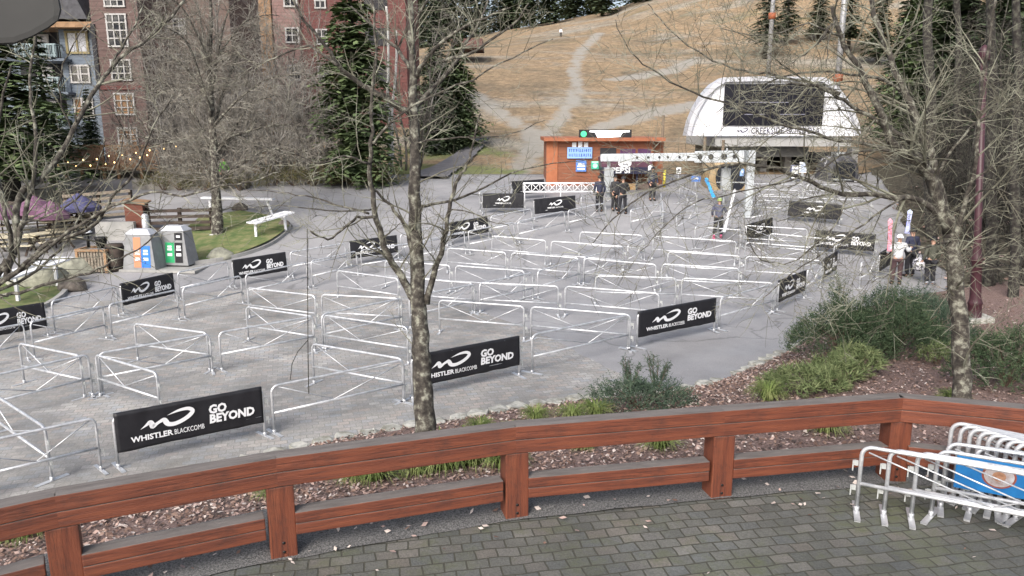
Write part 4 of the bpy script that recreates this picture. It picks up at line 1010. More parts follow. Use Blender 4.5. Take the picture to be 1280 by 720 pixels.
def window(px0, px1, py0, py1, Y, cols, rows, parent=bld, gl=GLASS, fr=TRIM, fw=.1, org=None):
    org = BO if org is None else org
    x0, x1 = Xp(px0, Y), Xp(px1, Y); z1, z0 = Z(py0, Y), Z(py1, Y); w = x1-x0; h = z1-z0
    g = MB().box((0, 0, 0), (w, .06, h)).build('window', gl, parent); g.location = Vector(((x0+x1)/2, Y-.02, (z0+z1)/2))-org
    f = MB()
    for i in range(cols+1): f.box((-w/2+w*i/cols, -.05, 0), (fw if i in (0, cols) else fw*.7, .09, h+fw))
    for j in range(rows+1): f.box((0, -.055, -h/2+h*j/rows), (w+fw*1.4, .1, fw if j in (0, rows) else fw*.7))
    f.build('frame', fr, g); return g
# blue bay
Y = 58.0
bbox(98, 134, 33, 222, Y, 9, 'wall', BLUE)
bbox(-20, 98, 20, 222, Y+1.8, 7, 'wall', BLUE)
bbox(92, 99, 33, 222, Y-.1, 2.0, 'wall', BLUE)
bbox(-30, 137, 27, 34, Y-1.2, 11, 'eave', TAN)
x0, x1 = Xp(-40, Y), Xp(140, Y)
zr = Z(27, Y); mb = MB(); mb.prism([(x0, zr), (x1, zr), (x1-1, zr+2.2), ((x0+x1)/2, zr+4.2), (x0, zr+3)], 0, 11); o = mb.build('roof', DROOF, bld); o.location = Vector((0, Y-1.3, .02))-BO
for k, (ty, ry) in enumerate(((57, 75), (98, 117), (141, 160), (184, 203))):
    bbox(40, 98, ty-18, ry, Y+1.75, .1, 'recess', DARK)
    window(61, 79, ty-13, ry-2, Y+1.7, 2, 1, gl=GLASSL, fw=.12)
    b = bbox(47, 95, ry-2, ry+1, Y-1.0, 2.6, 'balcony', BLUE)
    xa, xb = Xp(47, Y), Xp(95, Y); rl = MB(); z0 = Z(ry-2, Y); z1 = Z(ty, Y); h = z1-z0
    rl.box(((xa+xb)/2, Y-.95, z1), (xb-xa, .08, .1)).box(((xa+xb)/2, Y-.95, z0+.15), (xb-xa, .06, .07))
    n = 26
    for i in range(n+1): rl.box((xa+(xb-xa)*i/n, Y-.95, (z0+z1)/2), (.035 if i % 5 else .1, .035 if i % 5 else .09, h))
    rl.box((xb, Y+.1, z1), (.08, 2.1, .1))
    for i in range(7): rl.box((xb, Y-.8+i*.28, (z0+z1)/2), (.035, .035, h))
    r_ = rl.build('railing', mat('grey_blue_rail', (.2, .26, .28), (.27, .34, .35), 2), bld); r_.location = -BO
window(101, 126, 40, 66, Y, 2, 1, gl=GLASSL, fr=mat('ochre_trim', (.24, .2, .1)), fw=.16)
window(102, 111, 82, 103, Y, 1, 2, fw=.12); window(114, 124, 82, 103, Y, 1, 2, fw=.12)
window(102, 111, 123, 147, Y, 1, 2, gl=mat('amber_glass', (.25, .14, .07)), fw=.12); window(114, 124, 123, 147, Y, 1, 2, fw=.12)
# brown tower
Y2 = 56.5
bbox(133, 190, -60, 222, Y2, 9, 'wall', BROWN)
bbox(132, 191, 107, 112, Y2-.12, 9, 'band', RED)
bbox(131, 136, 30, 110, Y2-.1, 9, 'corner_board', DARK)
for py0, py1, rows in ((-8, 8, 2), (18, 58, 4), (75, 100, 3), (117, 143, 3), (160, 184, 3)): window(152, 175, py0, py1, Y2, 3, rows, fw=.11, gl=GLASS if py0 < 110 else mat('amber_glass', (.25, .14, .07)))
# recessed part right of the tower
Y3 = 60.0
bbox(190, 300, -60, 222, Y3, 7, 'wall', siding('dark_brown_shingle', (.11, .075, .065), (.17, .12, .1), .3))
for ty in (18, 62, 106, 150):
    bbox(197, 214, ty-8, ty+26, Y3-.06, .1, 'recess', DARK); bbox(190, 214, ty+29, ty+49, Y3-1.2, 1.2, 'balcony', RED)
    bbox(205, 216, ty+8, ty+24, Y3-.1, .08, 'door', GLASSL)
    window(232, 246, ty+6, ty+24, Y3, 2, 2, fw=.1)
# red building behind the saplings
rb = empty('red_building', (Xp(410, 74), 74, 3), 0, 'red and brown lodge building half hidden behind saplings and conifers', 'building'); RO = Vector(rb.location)
bbox(300, 512, -50, 232, 74, 10, 'wall', RED, rb, org=RO); bbox(332, 350, -50, 232, 73.6, 10, 'column', TAN, rb, org=RO)
bbox(352, 384, -40, 232, 73.75, 10, 'wall', siding('pink_brown_siding', (.2, .12, .11), (.3, .19, .17), .3), rb, org=RO)
for ty in (-10, 35, 82, 128):
    window(367, 382, ty, ty+18, 73.7, 2, 2, rb, fw=.13, org=RO); window(404, 416, ty+2, ty+20, 73.95, 2, 2, rb, gl=DARK, fw=.12, org=RO); bbox(462, 490, ty, ty+22, 73.9, .1, 'window', DARK, rb, org=RO)
bbox(566, 604, 48, 60, 112, 8, 'wall', siding('far_red_siding', (.1, .05, .045), (.15, .075, .065), .4), empty('red_building', (0, 0, 0), 0, 'low red building at the foot of the far tree line above the conifer', 'building'), org=Vector((0, 0, 0)))
# timber deck with railing in front of the buildings
td = empty('timber_terrace', (Xp(140, 48), 48, 2.6), 0, 'raised tan timber terrace with slatted railing below the brown tower', 'terrace'); TO = Vector(td.location)
bbox(76, 200, 206, 212, 48, 3.2, 'floor', TAN, td, org=TO)
bbox(78, 202, 181, 184, 47.95, .12, 'rail', TAN, td, org=TO)
mb = MB(); xa, xb = Xp(78, 48), Xp(200, 48); z0, z1 = Z(206, 48), Z(183, 48); n = 60
for i in range(n+1):
    if 24 < i < 29: continue
    mb.box((xa+(xb-xa)*i/n, 48.02, (z0+z1)/2), (.075, .03, z1-z0))
o = mb.build('railing', mat('terrace_slats', (.28, .17, .105), (.4, .26, .17), 4), td); o.location = -TO
for px in (80, 100, 128, 146, 175, 198): bbox(px-1.5, px+1.5, 182, 228, 47.9, .14, 'post', TAN, td, org=TO)
# string lights
BULB = mat('warm_bulb', (1, .62, .25), emit=3)
sl = empty('string_light', (Xp(100, 46), 46, 4), 0, 'string of small warm bulbs strung along the timber terrace', 'string light'); SO = Vector(sl.location)
PL = [(12, 208), (25, 207), (40, 209), (55, 207), (72, 206), (85, 203), (95, 208), (104, 200), (113, 207), (121, 199), (132, 205), (136, 195), (143, 203), (153, 194), (163, 199), (170, 191), (175, 197), (184, 194), (187, 188), (196, 192), (205, 186), (204, 190), (220, 183), (232, 184)]
P = [ony(x, y, 46) for x, y in sorted(PL)]
MB().tube([p-SO+Vector((0, 0, .09)) for p in P], .012, 4).build('wire', BOLT, sl)
for p in P: o = MB().lathe((0, 0, 0), [(.005, -.05), (.035, -.025), (.04, .01), (.02, .05)], 8).build('bulb', BULB, sl); o.location = p-SO
# red hut
HUTW = siding('hut_boards', (.19, .07, .038), (.28, .11, .06), .19)
HY = 45.0
hut = empty('ticket_hut', (Xp(757, HY), HY, T(Xp(757, HY), HY)), 0, 'flat roofed hut of red brown boards with signs at the hill foot', 'hut'); HO = Vector(hut.location)
bbox(684, 816, 176, 240, HY, 5, 'wall', HUTW, hut, org=HO)
bbox(816, 829, 178, 240, HY+.5, 4, 'wall', HUTW, hut, org=HO)
bbox(680, 831, 172, 176.5, HY-.5, 6, 'roof', mat('roof_fascia', (.26, .09, .045), (.33, .12, .06), 3), hut, org=HO)
bbox(683, 697, 177, 240, HY-.06, .06, 'corner_board', mat('corner_orange', (.3, .1, .045), (.36, .13, .06), 3), hut, org=HO)
bbox(750, 770, 185, 240, HY-.05, .06, 'door', DARK, hut, org=HO)
for a, b in ((775, 794), (797, 813)):
    w = bbox(a, b, 186, 198, HY-.05, .06, 'window', mat('purple_glass', (.06, .03, .07), (.13, .05, .14), 1, .3), hut, org=HO)
SB = mat('sign_blue', (.09, .2, .52)); SB2 = mat('sign_pale_blue', (.25, .42, .75)); SG_ = mat('sign_green', (.04, .42, .27)); LW = mat('sign_white', (.78, .8, .82))
def signbox(nm, px0, px1, py0, py1, Y, m, label=None, cat='sign'):
    x0, x1 = Xp(px0, Y), Xp(px1, Y); z1, z0 = Z(py0, Y), Z(py1, Y)
    o = MB().box((0, 0, 0), (x1-x0, .05, z1-z0)).build(nm, m, None, bevel=.008); o.location = ((x0+x1)/2, Y, (z0+z1)/2); tag(o, label, cat)
    return o, x1-x0, z1-z0
s1, w, h = signbox('sign', 709, 740, 184, 198, HY-.09, SB2, 'pale blue sign with white icons, upper left on the red hut wall')
mb = MB(); r = random.Random(5)
for j in range(2):
    x = -w/2+.08
    while x < w/2-.12:
        c = r.uniform(.05, .12); mb.box((x+c/2, -.027, .13-j*.26), (c*.55, .004, .17)); mb.box((x+c/2, -.0275, .13-j*.26+r.choice((-.07, 0, .07))), (c, .004, .035)); x += c+.035
mb.build('lettering', mat('sign_dark_blue', (.05, .1, .35)), s1)
mb = MB()
for i, x in enumerate((-.33, .02, .36)): mb.box((x, 0, h/2+.14), (.24, .04, .26 if i != 1 else .36))
mb.build('icon', LW, s1)
s2, w, h = signbox('sign', 720, 733, 200, 214.5, HY-.09, SB, 'small dark blue sign with two white lines on the red hut')
MB().box((0, -.027, .1), (w*.6, .004, .06)).box((0, -.027, -.02), (w*.75, .004, .07)).box((0, -.027, -.18), (w*.7, .004, .1)).build('lettering', LW, s2)
s3, w, h = signbox('sign', 739, 749, 201.5, 211.5, HY-.09, SG_, 'small square green sign on the red hut left of the door')
MB().add([(.14*cos(k*pi/8), -.028, .14*sin(k*pi/8)-.03) for k in range(16)], [tuple(range(16))]).box((0, -.027, h*.38), (w*.8, .004, .08)).build('icon', mat('pale_green', (.45, .8, .65)), s3)
# roof screen
sc_, w, h = signbox('roof_screen', 723, 788.5, 162, 173, HY-.3, BLK, 'long black display board with a white graphic on the hut roof', 'display')
GLOW = mat('lit_white', (.9, .92, .95), emit=.9)
MB().add([(-w*.3, -.028, h*.38), (w*.46, -.028, h*.38), (w*.46, -.028, h*.22), (w*.33, -.028, h*.2), (w*.28, -.028, -h*.32), (-w*.14, -.028, -h*.45), (-w*.2, -.028, h*.2), (-w*.3, -.028, h*.22)], [tuple(range(8))]).build('graphic', GLOW, sc_)
MB().add([(-w*.41+.17*cos(k*pi/9), -.029, .17*sin(k*pi/9)) for k in range(18)], [tuple(range(18))]).build('dot', mat('lit_green', (.05, .6, .2), emit=.8), sc_)
bbox(762, 764.5, 172, 176, HY-.2, .1, 'bracket', BOLT, sc_, org=Vector(sc_.location))
# drinks kiosk canopy
KY = 43.3
kk = empty('drinks_kiosk', (Xp(785, KY), KY, T(Xp(785, KY), KY)), 0, 'maroon drinks kiosk with a white round emblem in front of the red hut', 'kiosk'); KO = Vector(kk.location)
MAR = mat('maroon_panel', (.07, .03, .05), (.11, .045, .07), 2, .5); NAV = mat('dark_navy_panel', (.02, .02, .045), rough=.5)
bbox(752, 815, 197, 209, KY, 1.9, 'canopy', MAR, kk, org=KO); bbox(754, 818, 209, 217.5, KY-.1, 1.9, 'fascia', NAV, kk, org=KO)
for px in (758, 797, 816): bbox(px-1.2, px+1.2, 217, 243, KY+.1, .12, 'post', NAV, kk, org=KO)
bbox(760, 814, 229, 243, KY+.3, 1.2, 'counter', BROWN, kk, org=KO)
bbox(786, 797, 229.5, 242, KY+.22, .06, 'poster', mat('orange_poster', (.4, .2, .05), (.45, .33, .2), 5), kk, org=KO)
c = ony(781, 204, KY-.03)-KO
MB().add([(c.x+.38*cos(k*pi/12), -.03, c.z+.24*sin(k*pi/12)) for k in range(24)], [tuple(range(24))]).build('emblem', LW, kk)
MB().box((c.x+.02, -.036, c.z-.05), (.3, .006, .05)).build('stripe', NAV, kk)
p = ony(763.5, 216.2, KY-.13)-KO
text_mesh('lettering', 'PEPSI', .44, LW, kk, bold=.014, M=Matrix.Translation((p.x, -.13, p.z)), xs=1.12)
c = ony(812.5, 211, KY-.13)-KO; MB().add([(c.x-.13, -.13, c.z-.1), (c.x+.13, -.13, c.z-.02), (c.x+.13, -.13, c.z+.26), (c.x-.13, -.13, c.z+.14)], [(0, 1, 2, 3)]).build('label', LW, kk)
# ------------------------------------------------------------------ entrance gantry
GR = mat('pale_grey_paint', (.36, .39, .41), (.5, .53, .55), 4, .5); GRD = mat('mid_grey_paint', (.3, .32, .33), (.36, .38, .39), 4, .5)
gp0 = gp(934, 272); gx = empty('entrance_gantry', gp0, 0, 'pale grey lift entrance gantry with a long white beam and round holes', 'gantry'); GO = Vector(gx.location)
ay = gp0.y; p0 = ony(933, 188, ay); by = 41.5; p1 = ony(753, 196, by)
MB().box((0, 0, (p0.z-GO.z)/2), (.33, .34, p0.z-GO.z)).build('post', GR, gx, bevel=.02)
mb = MB()
A_ = Vector((p0.x, ay, p0.z-.28))-GO; B_ = Vector((p1.x, by, p1.z-.05))-GO
mb.bar(A_, A_.lerp(B_, .32), .5, .56).bar(A_.lerp(B_, .315), B_, .46, .4); mb.build('beam', GR, gx, bevel=.04)
hm = MB(); d = (B_-A_).normalized(); nrm = Vector((d.y, -d.x, 0)).normalized(); nrm = nrm if nrm.y < 0 else -nrm
up = d.cross(nrm); up = up if up.z > 0 else -up
for t, r_ in ((.06, .1), (.125, .15), (.21, .14), (.28, .12)):
    c = A_.lerp(B_, t)+nrm*.258
    hm.add([c+(d*cos(k*pi/9)+up*sin(k*pi/9))*r_ for k in range(18)]+[c-nrm*.01+(d*cos(k*pi/9)+up*sin(k*pi/9))*r_ for k in range(18)], [tuple(range(18)), tuple(range(35, 17, -1))]+[(k, k+18, (k+1) % 18+18, (k+1) % 18) for k in range(18)])
for t in (.36, .42, .5, .56, .64, .72): 
    c = A_.lerp(B_, t)+nrm*.238; hm.add([c+(d*cos(k*pi/6)+up*sin(k*pi/6))*.07 for k in range(12)], [tuple(range(12))])
hm.build('hole', DARK, gx)
q = Vector((p1.x+.35, by, 0)); zq = T(q.x, by)
MB().box((q.x-GO.x, q.y-GO.y, (zq+p1.z)/2-GO.z), (.16, .16, p1.z-zq)).build('post', GR, gx)
c1 = ony(761, 225, by-.3); MB().box((c1.x-GO.x, by-.25-GO.y, c1.z-GO.z), (.5, .3, 1.32)).build('control_box', GRD, gx, bevel=.02)
cab = ony(907, 222, 38); pb = Vector((cab.x, 38, T(cab.x, 38)))
cb = empty('control_post', pb, 0, 'grey control cabinet on a thin post under the gantry beam', 'control post')
MB().box((0, 0, 1.6), (.42, .28, 1.05)).build('cabinet', GRD, cb, bevel=.02); MB().cyl((0, .1, 0), (0, .1, 2.7), .06).build('post', GR, cb)
# ------------------------------------------------------------------ lift station
SY = 49.0
st = empty('lift_station', (Xp(965, SY), SY, T(Xp(965, SY), SY)), 0, 'gondola lift station with a rounded white front shell and black screen', 'lift station'); STO = Vector(st.location)
SHELL = mat('white_shell', (.7, .72, .78), (.8, .81, .85), 1.5, .35); SHE = mat('shell_edge', (.42, .43, .47), (.52, .53, .56), 2, .4)
OUT = [(857, 169.5), (861, 152), (868, 135), (878, 118), (890, 105), (903, 97), (965, 95.5), (1030, 97), (1044, 106), (1056, 121), (1066, 139), (1072, 155), (1074, 170)]
def pz(px, py, Y): p = ony(px, py, Y); return (p.x-STO.x, p.z-STO.z)
poly = [pz(x, y, SY) for x, y in OUT]
cx = sum(p[0] for p in poly)/len(poly); cz = pz(965, 172, SY)[1]
mb = MB(); rings = [(0, 1.0), (.25, 1.0), (.9, .97), (9, .96)]; V = []; Fc = []; n = len(poly)
inner = [((x-cx)*.955+cx, (z-cz)*.93+cz) for x, z in poly]
MB().prism(inner, -.02, .2).build('shell', SHELL, st)
# rim and hood
V = [(x, -.28, z) for x, z in poly]+[((x-cx)*.95+cx, -.28, (z-cz)*.925+cz) for x, z in poly]+[(cx+(x-cx)*.99, 1.1, z) for x, z in poly]+[((x-cx)*.95+cx, -.0, (z-cz)*.925+cz) for x, z in poly]
for i in range(n-1): Fc += [(i, i+1, n+i+1, n+i), (i, 2*n+i, 2*n+i+1, i+1), (n+i, n+i+1, 3*n+i+1, 3*n+i)]
MB().add(V, Fc).build('hood', SHE, st)
scr = bbox(901, 1024, 105, 157, SY-.12, .1, 'screen', mat('led_screen', (.008, .008, .014), rough=.3), st, org=STO)
mb = MB()
for px0, px1, py in ((932, 985, 128), (974, 1006, 143), (930, 955, 143)): 
    a = ony(px0, py, SY); b = ony(px1, py, SY); mb.box(((a.x+b.x)/2-STO.x-scr.location.x, -.056, a.z-STO.z-scr.location.z), (b.x-a.x, .006, .05))
mb.build('line', mat('dim_screen_text', (.2, .2, .25)), scr)
p = ony(938, 167.2, SY)-STO
text_mesh('lettering', 'CREEKSIDE GONDOLA', .56, mat('sign_ink', (.03, .025, .06)), st, bold=.006, M=Matrix.Translation((p.x, -.035, p.z)), xs=.73, space=1.05)
lg = logo_mesh(0, 0, .75, .3, y=0); lg.transform(Matrix.Translation((p.x-.95, -.035, p.z+.06))); lg.materials.clear(); lg.materials.append(MATS['sign_ink']); link('logo', lg, st)
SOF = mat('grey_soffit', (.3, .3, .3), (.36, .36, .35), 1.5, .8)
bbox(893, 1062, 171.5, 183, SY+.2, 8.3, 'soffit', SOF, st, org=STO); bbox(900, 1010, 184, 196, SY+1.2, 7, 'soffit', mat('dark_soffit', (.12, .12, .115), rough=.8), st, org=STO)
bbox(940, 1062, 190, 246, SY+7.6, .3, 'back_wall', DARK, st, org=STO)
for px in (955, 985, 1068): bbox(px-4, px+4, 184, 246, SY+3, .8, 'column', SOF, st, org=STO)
# panel boards in the bay
pn, w, h = signbox('info_panel', 989, 1000, 206, 224, 46.5, mat('panel_frame_blue', (.04, .05, .12)), 'dark panel with a grid of white squares in the lift station bay')
mb = MB()
for j in range(3): mb.box((0, -.03, .27-j*.27), (w*.72, .012, .2))
mb.build('square', LW, pn); bbox(993, 996, 224, 236, 46.5, .06, 'leg', GRD, pn, org=Vector(pn.location))
pn, w, h = signbox('info_panel', 1000, 1009, 202.5, 216, 46.4, LW, 'upright pale blue poster board in the lift station bay')
MB().box((0, -.03, 0), (w*.8, .01, h*.84)).build('print', mat('pale_poster', (.45, .55, .75), (.6, .66, .8), 6), pn); bbox(1003, 1006, 216, 236, 46.4, .06, 'leg', GRD, pn, org=Vector(pn.location))
# gondola cabins
def cabin(px0, px1, py0, py1, Y, label, edge):
    x0, x1 = Xp(px0, Y), Xp(px1, Y); w = x1-x0; zt = Z(py0, Y); z0 = Z(py1, Y); h = zt-z0; c = empty('gondola_cabin', ((x0+x1)/2, Y, z0), 0, label, 'gondola', 'gondola cabins in the station')
    sec = []
    for k in range(16):
        an = 2*pi*k/16; ex = .62; X = w/2*(abs(cos(an))**ex)*(1 if cos(an) > 0 else -1); Zz = h/2+h/2*(abs(sin(an))**ex)*(1 if sin(an) > 0 else -1); sec.append((X*(.82+.18*(1-abs(Zz/h-.45)*1.2)), Zz))
    mb = MB(); D = 1.1; prof_s = [(-D, .8), (-D*.86, .95), (-D*.4, 1), (D*.4, 1), (D*.86, .95), (D, .8)]; V = []; Fc = []
    for y, s in prof_s: V += [(x*s, y, h/2+(z-h/2)*s) for x, z in sec]
    for i in range(len(prof_s)-1):
        for k in range(16): Fc.append((i*16+k, i*16+(k+1) % 16, i*16+16+(k+1) % 16, i*16+16+k))
    Fc += [tuple(range(16))[::-1], tuple(80+k for k in range(16))]
    mb.add(V, Fc, 0, False).build('body', edge, c)
    MB().prism([(x*.68, h*.53+(z-h/2)*.66) for x, z in sec], -D-.02, -D+.3).build('window', GLASS, c)
    MB().box((0, -D-.03, h*.2), (.06, .03, h*.4)).box((0, -D-.04, h*.42), (w*.62, .03, .06)).build('door_frame', GRD, c)
    MB().box((0, 0, h+.1), (.5, .9, .2)).cyl((0, 0, h), (0, 0, h+.55), .05).build('hanger', GRD, c)
cabin(880, 936, 197, 247, 44.5, 'dark gondola cabin with tan edges left, behind the gantry post', mat('cabin_tan', (.28, .2, .11), (.34, .26, .15), 2, .4))
cabin(1026, 1068, 194, 244, 47.5, 'dark gondola cabin with a white curved edge right in the station', mat('cabin_grey', (.06, .06, .07), (.5, .5, .52), .35, .4, lo=.52, hi=.56))
# tower with orange pads up the hill
for px, Y, pt, pb_, lab in ((1042, 70, 40, 160, 'grey tubular lift tower with orange pad rising behind the station'), (961, 95, 5, 80, 'distant grey lift tower with orange fittings above the station')):
    b = ony(px, pb_, Y); z0 = T(b.x, Y); t = empty('lift_tower', (b.x, Y, z0), 0, lab, 'lift tower'); H = Z(-120, Y)-z0
    MB().cyl((0, 0, -.3), (0, 0, H), .28, .22, 16).build('tube', mat('tower_grey', (.28, .285, .3), (.36, .365, .375), 2, .5, .3), t)
    zz = Z(98, Y)-z0 if px > 1000 else Z(20, Y)-z0
    MB().cyl((0, 0, zz-.35), (0, 0, zz+.35), .42, .42, 16).build('pad', mat('orange_pad', (.27, .08, .04), (.33, .11, .05), 2), t)
    MB().box((0, 0, H+.1), (4.2, .4, .4)).build('crossarm', MATS['tower_grey'], t)
for px, Y, py in ((827, 52, 145), (903, 47.5, 176), (880, 47.5, 172)):
    b = ony(px, 200, Y); z0 = T(b.x, Y); H = Z(py, Y)-z0
    o = MB().cyl((0, 0, -.2), (0, 0, H), .11, .09, 10).cyl((0, 0, H), (0, 0, H+.05), .12, .08, 10).build('wooden_pole', mat('pole_brown', (.12, .09, .065), (.19, .15, .11), 3, .9, stretch=(8, 8, 1))); o.location = (b.x, Y, z0)
    tag(o, {827: 'brown wooden pole standing right behind the red hut', 903: 'thin wooden pole under the left end of the white station shell', 880: 'short wooden pole just left of the thin one under the shell'}[px], 'pole')
# small fixtures at the lane entrance
SGN = [(846, 852, 209, 217, 44, LW, 'small white square sign hanging under the gantry beam'), (865, 877, 220, 227, 43.5, SB, 'small blue sign in front of the left gondola cabin'), (926, 931, 211, 220, 34.6, SB2, 'small bright blue sign on the grey gantry post')]
for a, b, c, d, Y, m, lab in SGN:
    s_, w, h = signbox('sign', a, b, c, d, Y, m, lab); MB().box((0, -.03, .02), (w*.5, .01, h*.3)).build('mark', LW if m is not LW else NAV, s_)
    if Y > 43: MB().cyl((0, .03, -h/2), (0, .03, T(s_.location.x, Y)-s_.location.z), .025, n=8).build('post', GRD, s_)
b = gp(830, 234); o = MB().cyl((0, 0, 0), (0, 0, .95), .08, n=12).lathe((0, 0, .95), [(.09, 0), (.07, .04), (.02, .06)], 12).build('bollard', mat('yellow_paint', (.6, .5, .06), rough=.5)); o.location = b; tag(o, 'slim yellow marker post right of the drinks kiosk', 'bollard')
# ------------------------------------------------------------------ lamp post
lb = bp(1218, 402); BUR = mat('burgundy_paint', (.036, .013, .018), (.062, .024, .031), 5, .45)
lp = empty('lamp_post', lb, 0, 'tall burgundy lamp post with a fluted base beside the mossy tree', 'lamp post')
dl = (lb-Vector((0, 0, CAMZ))).dot(Vector((0, CP, -SP))); tz = at(1216, 66, dl).z-lb.z
MB().lathe((0, 0, 0), [(.22, 0), (.22, .1), (.18, .14), (.18, .5), (.2, .55), (.18, .6), (.15, .7), (.14, 1.75), (.17, 1.8), (.17, 1.86), (.13, 1.95), (.1, 2.2), (.085, tz-.3)], 16).build('pole', BUR, lp)
MB().lathe((0, 0, tz-.35), [(.1, 0), (.14, .06), (.14, .26), (.11, .36), (.05, .42), (.02, .44)], 14).build('cap', BUR, lp)
MB().box((.05, 0, .05), (.7, .6, .2)).build('plinth', STONE, lp); lp.rotation_euler = (0, radians(-5.2), 0)
# ------------------------------------------------------------------ recycling bins
BING = mat('bin_grey', (.2, .205, .21), (.26, .265, .27), 4, .6); LIDG = mat('bin_lid', (.4, .42, .46), (.5, .52, .55), 3, .45)
def rbin(p, rz, w, h, label, cols):
    b = empty('recycling_bin', p, rz, label, 'recycling bin')
    tw, bw, td_, bd = w*.76, w, .62, .85
    V = [(-bw/2, -bd/2, .05), (bw/2, -bd/2, .05), (bw/2, bd/2, .05), (-bw/2, bd/2, .05), (-tw/2, -td_/2, h*.88), (tw/2, -td_/2, h*.88), (tw/2, td_/2, h*.88), (-tw/2, td_/2, h*.88)]
    Q = [(0, 1, 5, 4), (1, 2, 6, 5), (2, 3, 7, 6), (3, 0, 4, 7), (3, 2, 1, 0), (4, 5, 6, 7)]
    MB().add(V, Q).build('body', BING, b, bevel=.02)
    V = [(-tw/2-.03, -td_/2-.03, h*.881), (tw/2+.03, -td_/2-.03, h*.881), (tw/2+.03, td_/2+.03, h*.881), (-tw/2-.03, td_/2+.03, h*.881), (-tw*.34, -td_*.3, h), (tw*.34, -td_*.3, h), (tw*.34, td_*.3, h), (-tw*.34, td_*.3, h)]
    MB().add(V, Q).build('lid', LIDG, b, bevel=.015)
    def fpt(x, z, e=.012):       # on the sloping front
        t = (z-.05)/(h*.88-.05); return Vector((x, -bd/2+(bd-td_)/2*t-e, z))
    for (x0, x1, z0, z1, m, wr) in cols:
        pm = MB().add([fpt(x0*w, z0*h), fpt(x1*w, z0*h), fpt(x1*w, z1*h), fpt(x0*w, z1*h)], [(0, 1, 2, 3)]).build('panel', m, b)
        if wr:
            l = MB()
            for zc, ww, hh in wr: 
                xm = (x0+x1)/2; l.add([fpt((xm-ww/2)*w, (zc-hh/2)*h, .016), fpt((xm+ww/2)*w, (zc-hh/2)*h, .016), fpt((xm+ww/2)*w, (zc+hh/2)*h, .016), fpt((xm-ww/2)*w, (zc+hh/2)*h, .016)], [(0, 1, 2, 3)])
            l.build('lettering', LW, pm)
    MB().box((0, 0, .025), (w*.96, .8, .05)).build('base', BOLT, b)
ORG = mat('panel_orange', (.5, .22, .12)); PBL = mat('panel_blue', (.03, .17, .55)); PGR = mat('panel_green', (.03, .36, .14)); PBK = mat('panel_black', (.012, .012, .015))
WR = [(.5, .13, .05), (.43, .15, .05), (.3, .15, .07)]
rbin(gp(182, 337), -.1, 1.35, 1.62, 'grey recycling bin with orange and blue panels, left of the pair', [(-.14, .08, .1, .82, ORG, WR), (.085, .36, .1, .62, PBL, WR)])
rbin(gp(223, 331), -.12, 1.35, 1.6, 'grey recycling bin with green and black panels, right of the pair', [(-.2, .08, .1, .6, PGR, WR), (.1, .34, .1, .6, PBK, WR), (.1, .34, .66, .84, PBK, [(.75, .12, .05)])])
CONC = mat('concrete', (.25, .25, .24), (.34, .335, .32), 2, .9, bump=.3)
pS = gp(203, 338); o = MB().box((0, .35, .03), (3.2, 1.5, .1), rz=-.11).build('bin_slab', CONC); o.location = pS; tag(o, kind='structure')
# ------------------------------------------------------------------ left hand garden
def kerbring(pxs, name, h=.14):
    P = [gp(*p) for p in pxs]; mb = MB()
    P = smooth_path(P, 4)
    for a, b in zip(P, P[1:]): mb.bar(a+Vector((0, 0, h/2-.03)), b+Vector((0, 0, h/2-.03)), .16, h+.06)
    o = mb.build(name, CONC); tag(o, kind='structure'); return P
lawn = mat('winter_lawn', (.07, .11, .035), (.2, .19, .095), 2.2, .95, bump=.6, c3=(.125, .15, .055))
K2 = kerbring([(238, 331), (270, 327), (305, 319), (335, 308), (355, 294), (362, 284), (350, 272)], 'kerb')
pl = [(p.x, p.y) for p in K2]+[(gp(300, 264).x, gp(300, 264).y), (gp(250, 272).x, gp(250, 272).y), (gp(215, 300).x, gp(215, 300).y)]
cxx = sum(p[0] for p in pl)/len(pl); cyy = sum(p[1] for p in pl)/len(pl)
tag(poly_sheet('lawn', pl, .4, .05, lawn, 0, lambda x, y: T(x, y)+.22*max(0, 1-((x-cxx)**2+(y-cyy)**2)/9)), kind='structure')
K3 = kerbring([(-10, 404), (35, 392), (65, 380), (82, 366), (84, 352), (78, 346)], 'kerb')
pl3 = [(p.x, p.y) for p in K3]+[(gp(40, 338).x, gp(40, 338).y), (gp(-30, 350).x, gp(-30, 350).y)]
tag(poly_sheet('lawn', pl3, .4, .05, lawn, 0), kind='structure')
GRAY_T = mat('white_plank', (.66, .67, .7), (.76, .77, .8), 4, .6)
WOODG = mat('weathered_wood', (.16, .13, .1), (.3, .26, .21), 4, .9, stretch=(1, 6, 6), bump=.4)
WOODD = mat('dark_wood', (.035, .028, .023), (.08, .06, .05), 4, .9)
def plank_table(name, a, b, wdt, hgt, label, legs, slot=False, cat='table'):
    c = (a+b)/2; t = empty(name, (c.x, c.y, T(c.x, c.y)), 0, label, cat); o = Vector(t.location); A2 = a-o; B2 = b-o; d = (B2-A2).normalized(); n_ = Vector((-d.y, d.x, 0)).normalized(); mb = MB()
    if slot:
        for s in (-1, 1): mb.bar(A2+n_*s*wdt*.32, B2+n_*s*wdt*.32, wdt*.34, .06)
        for f in (0, .33, .68, 1): q = A2.lerp(B2, f*.94+.03); mb.bar(q-n_*wdt*.16, q+n_*wdt*.16, .3, .055)
    else: mb.bar(A2, B2, wdt, .09)
    mb.build('top', GRAY_T, t)
    for f, s in legs:
        q = A2.lerp(B2, f); g = T(q.x+o.x, q.y+o.y)-o.z
        MB().bar(q+Vector((0, 0, -.03)), Vector((q.x+s, q.y, g)), .1, .1).build('leg', GRAY_T, t)
plank_table('long_bench', gp(253, 247, .78), gp(342, 249, .78), .4, .78, 'long white plank bench behind the thick tree trunk', [(.1, 0), (.9, .25)], cat='bench')
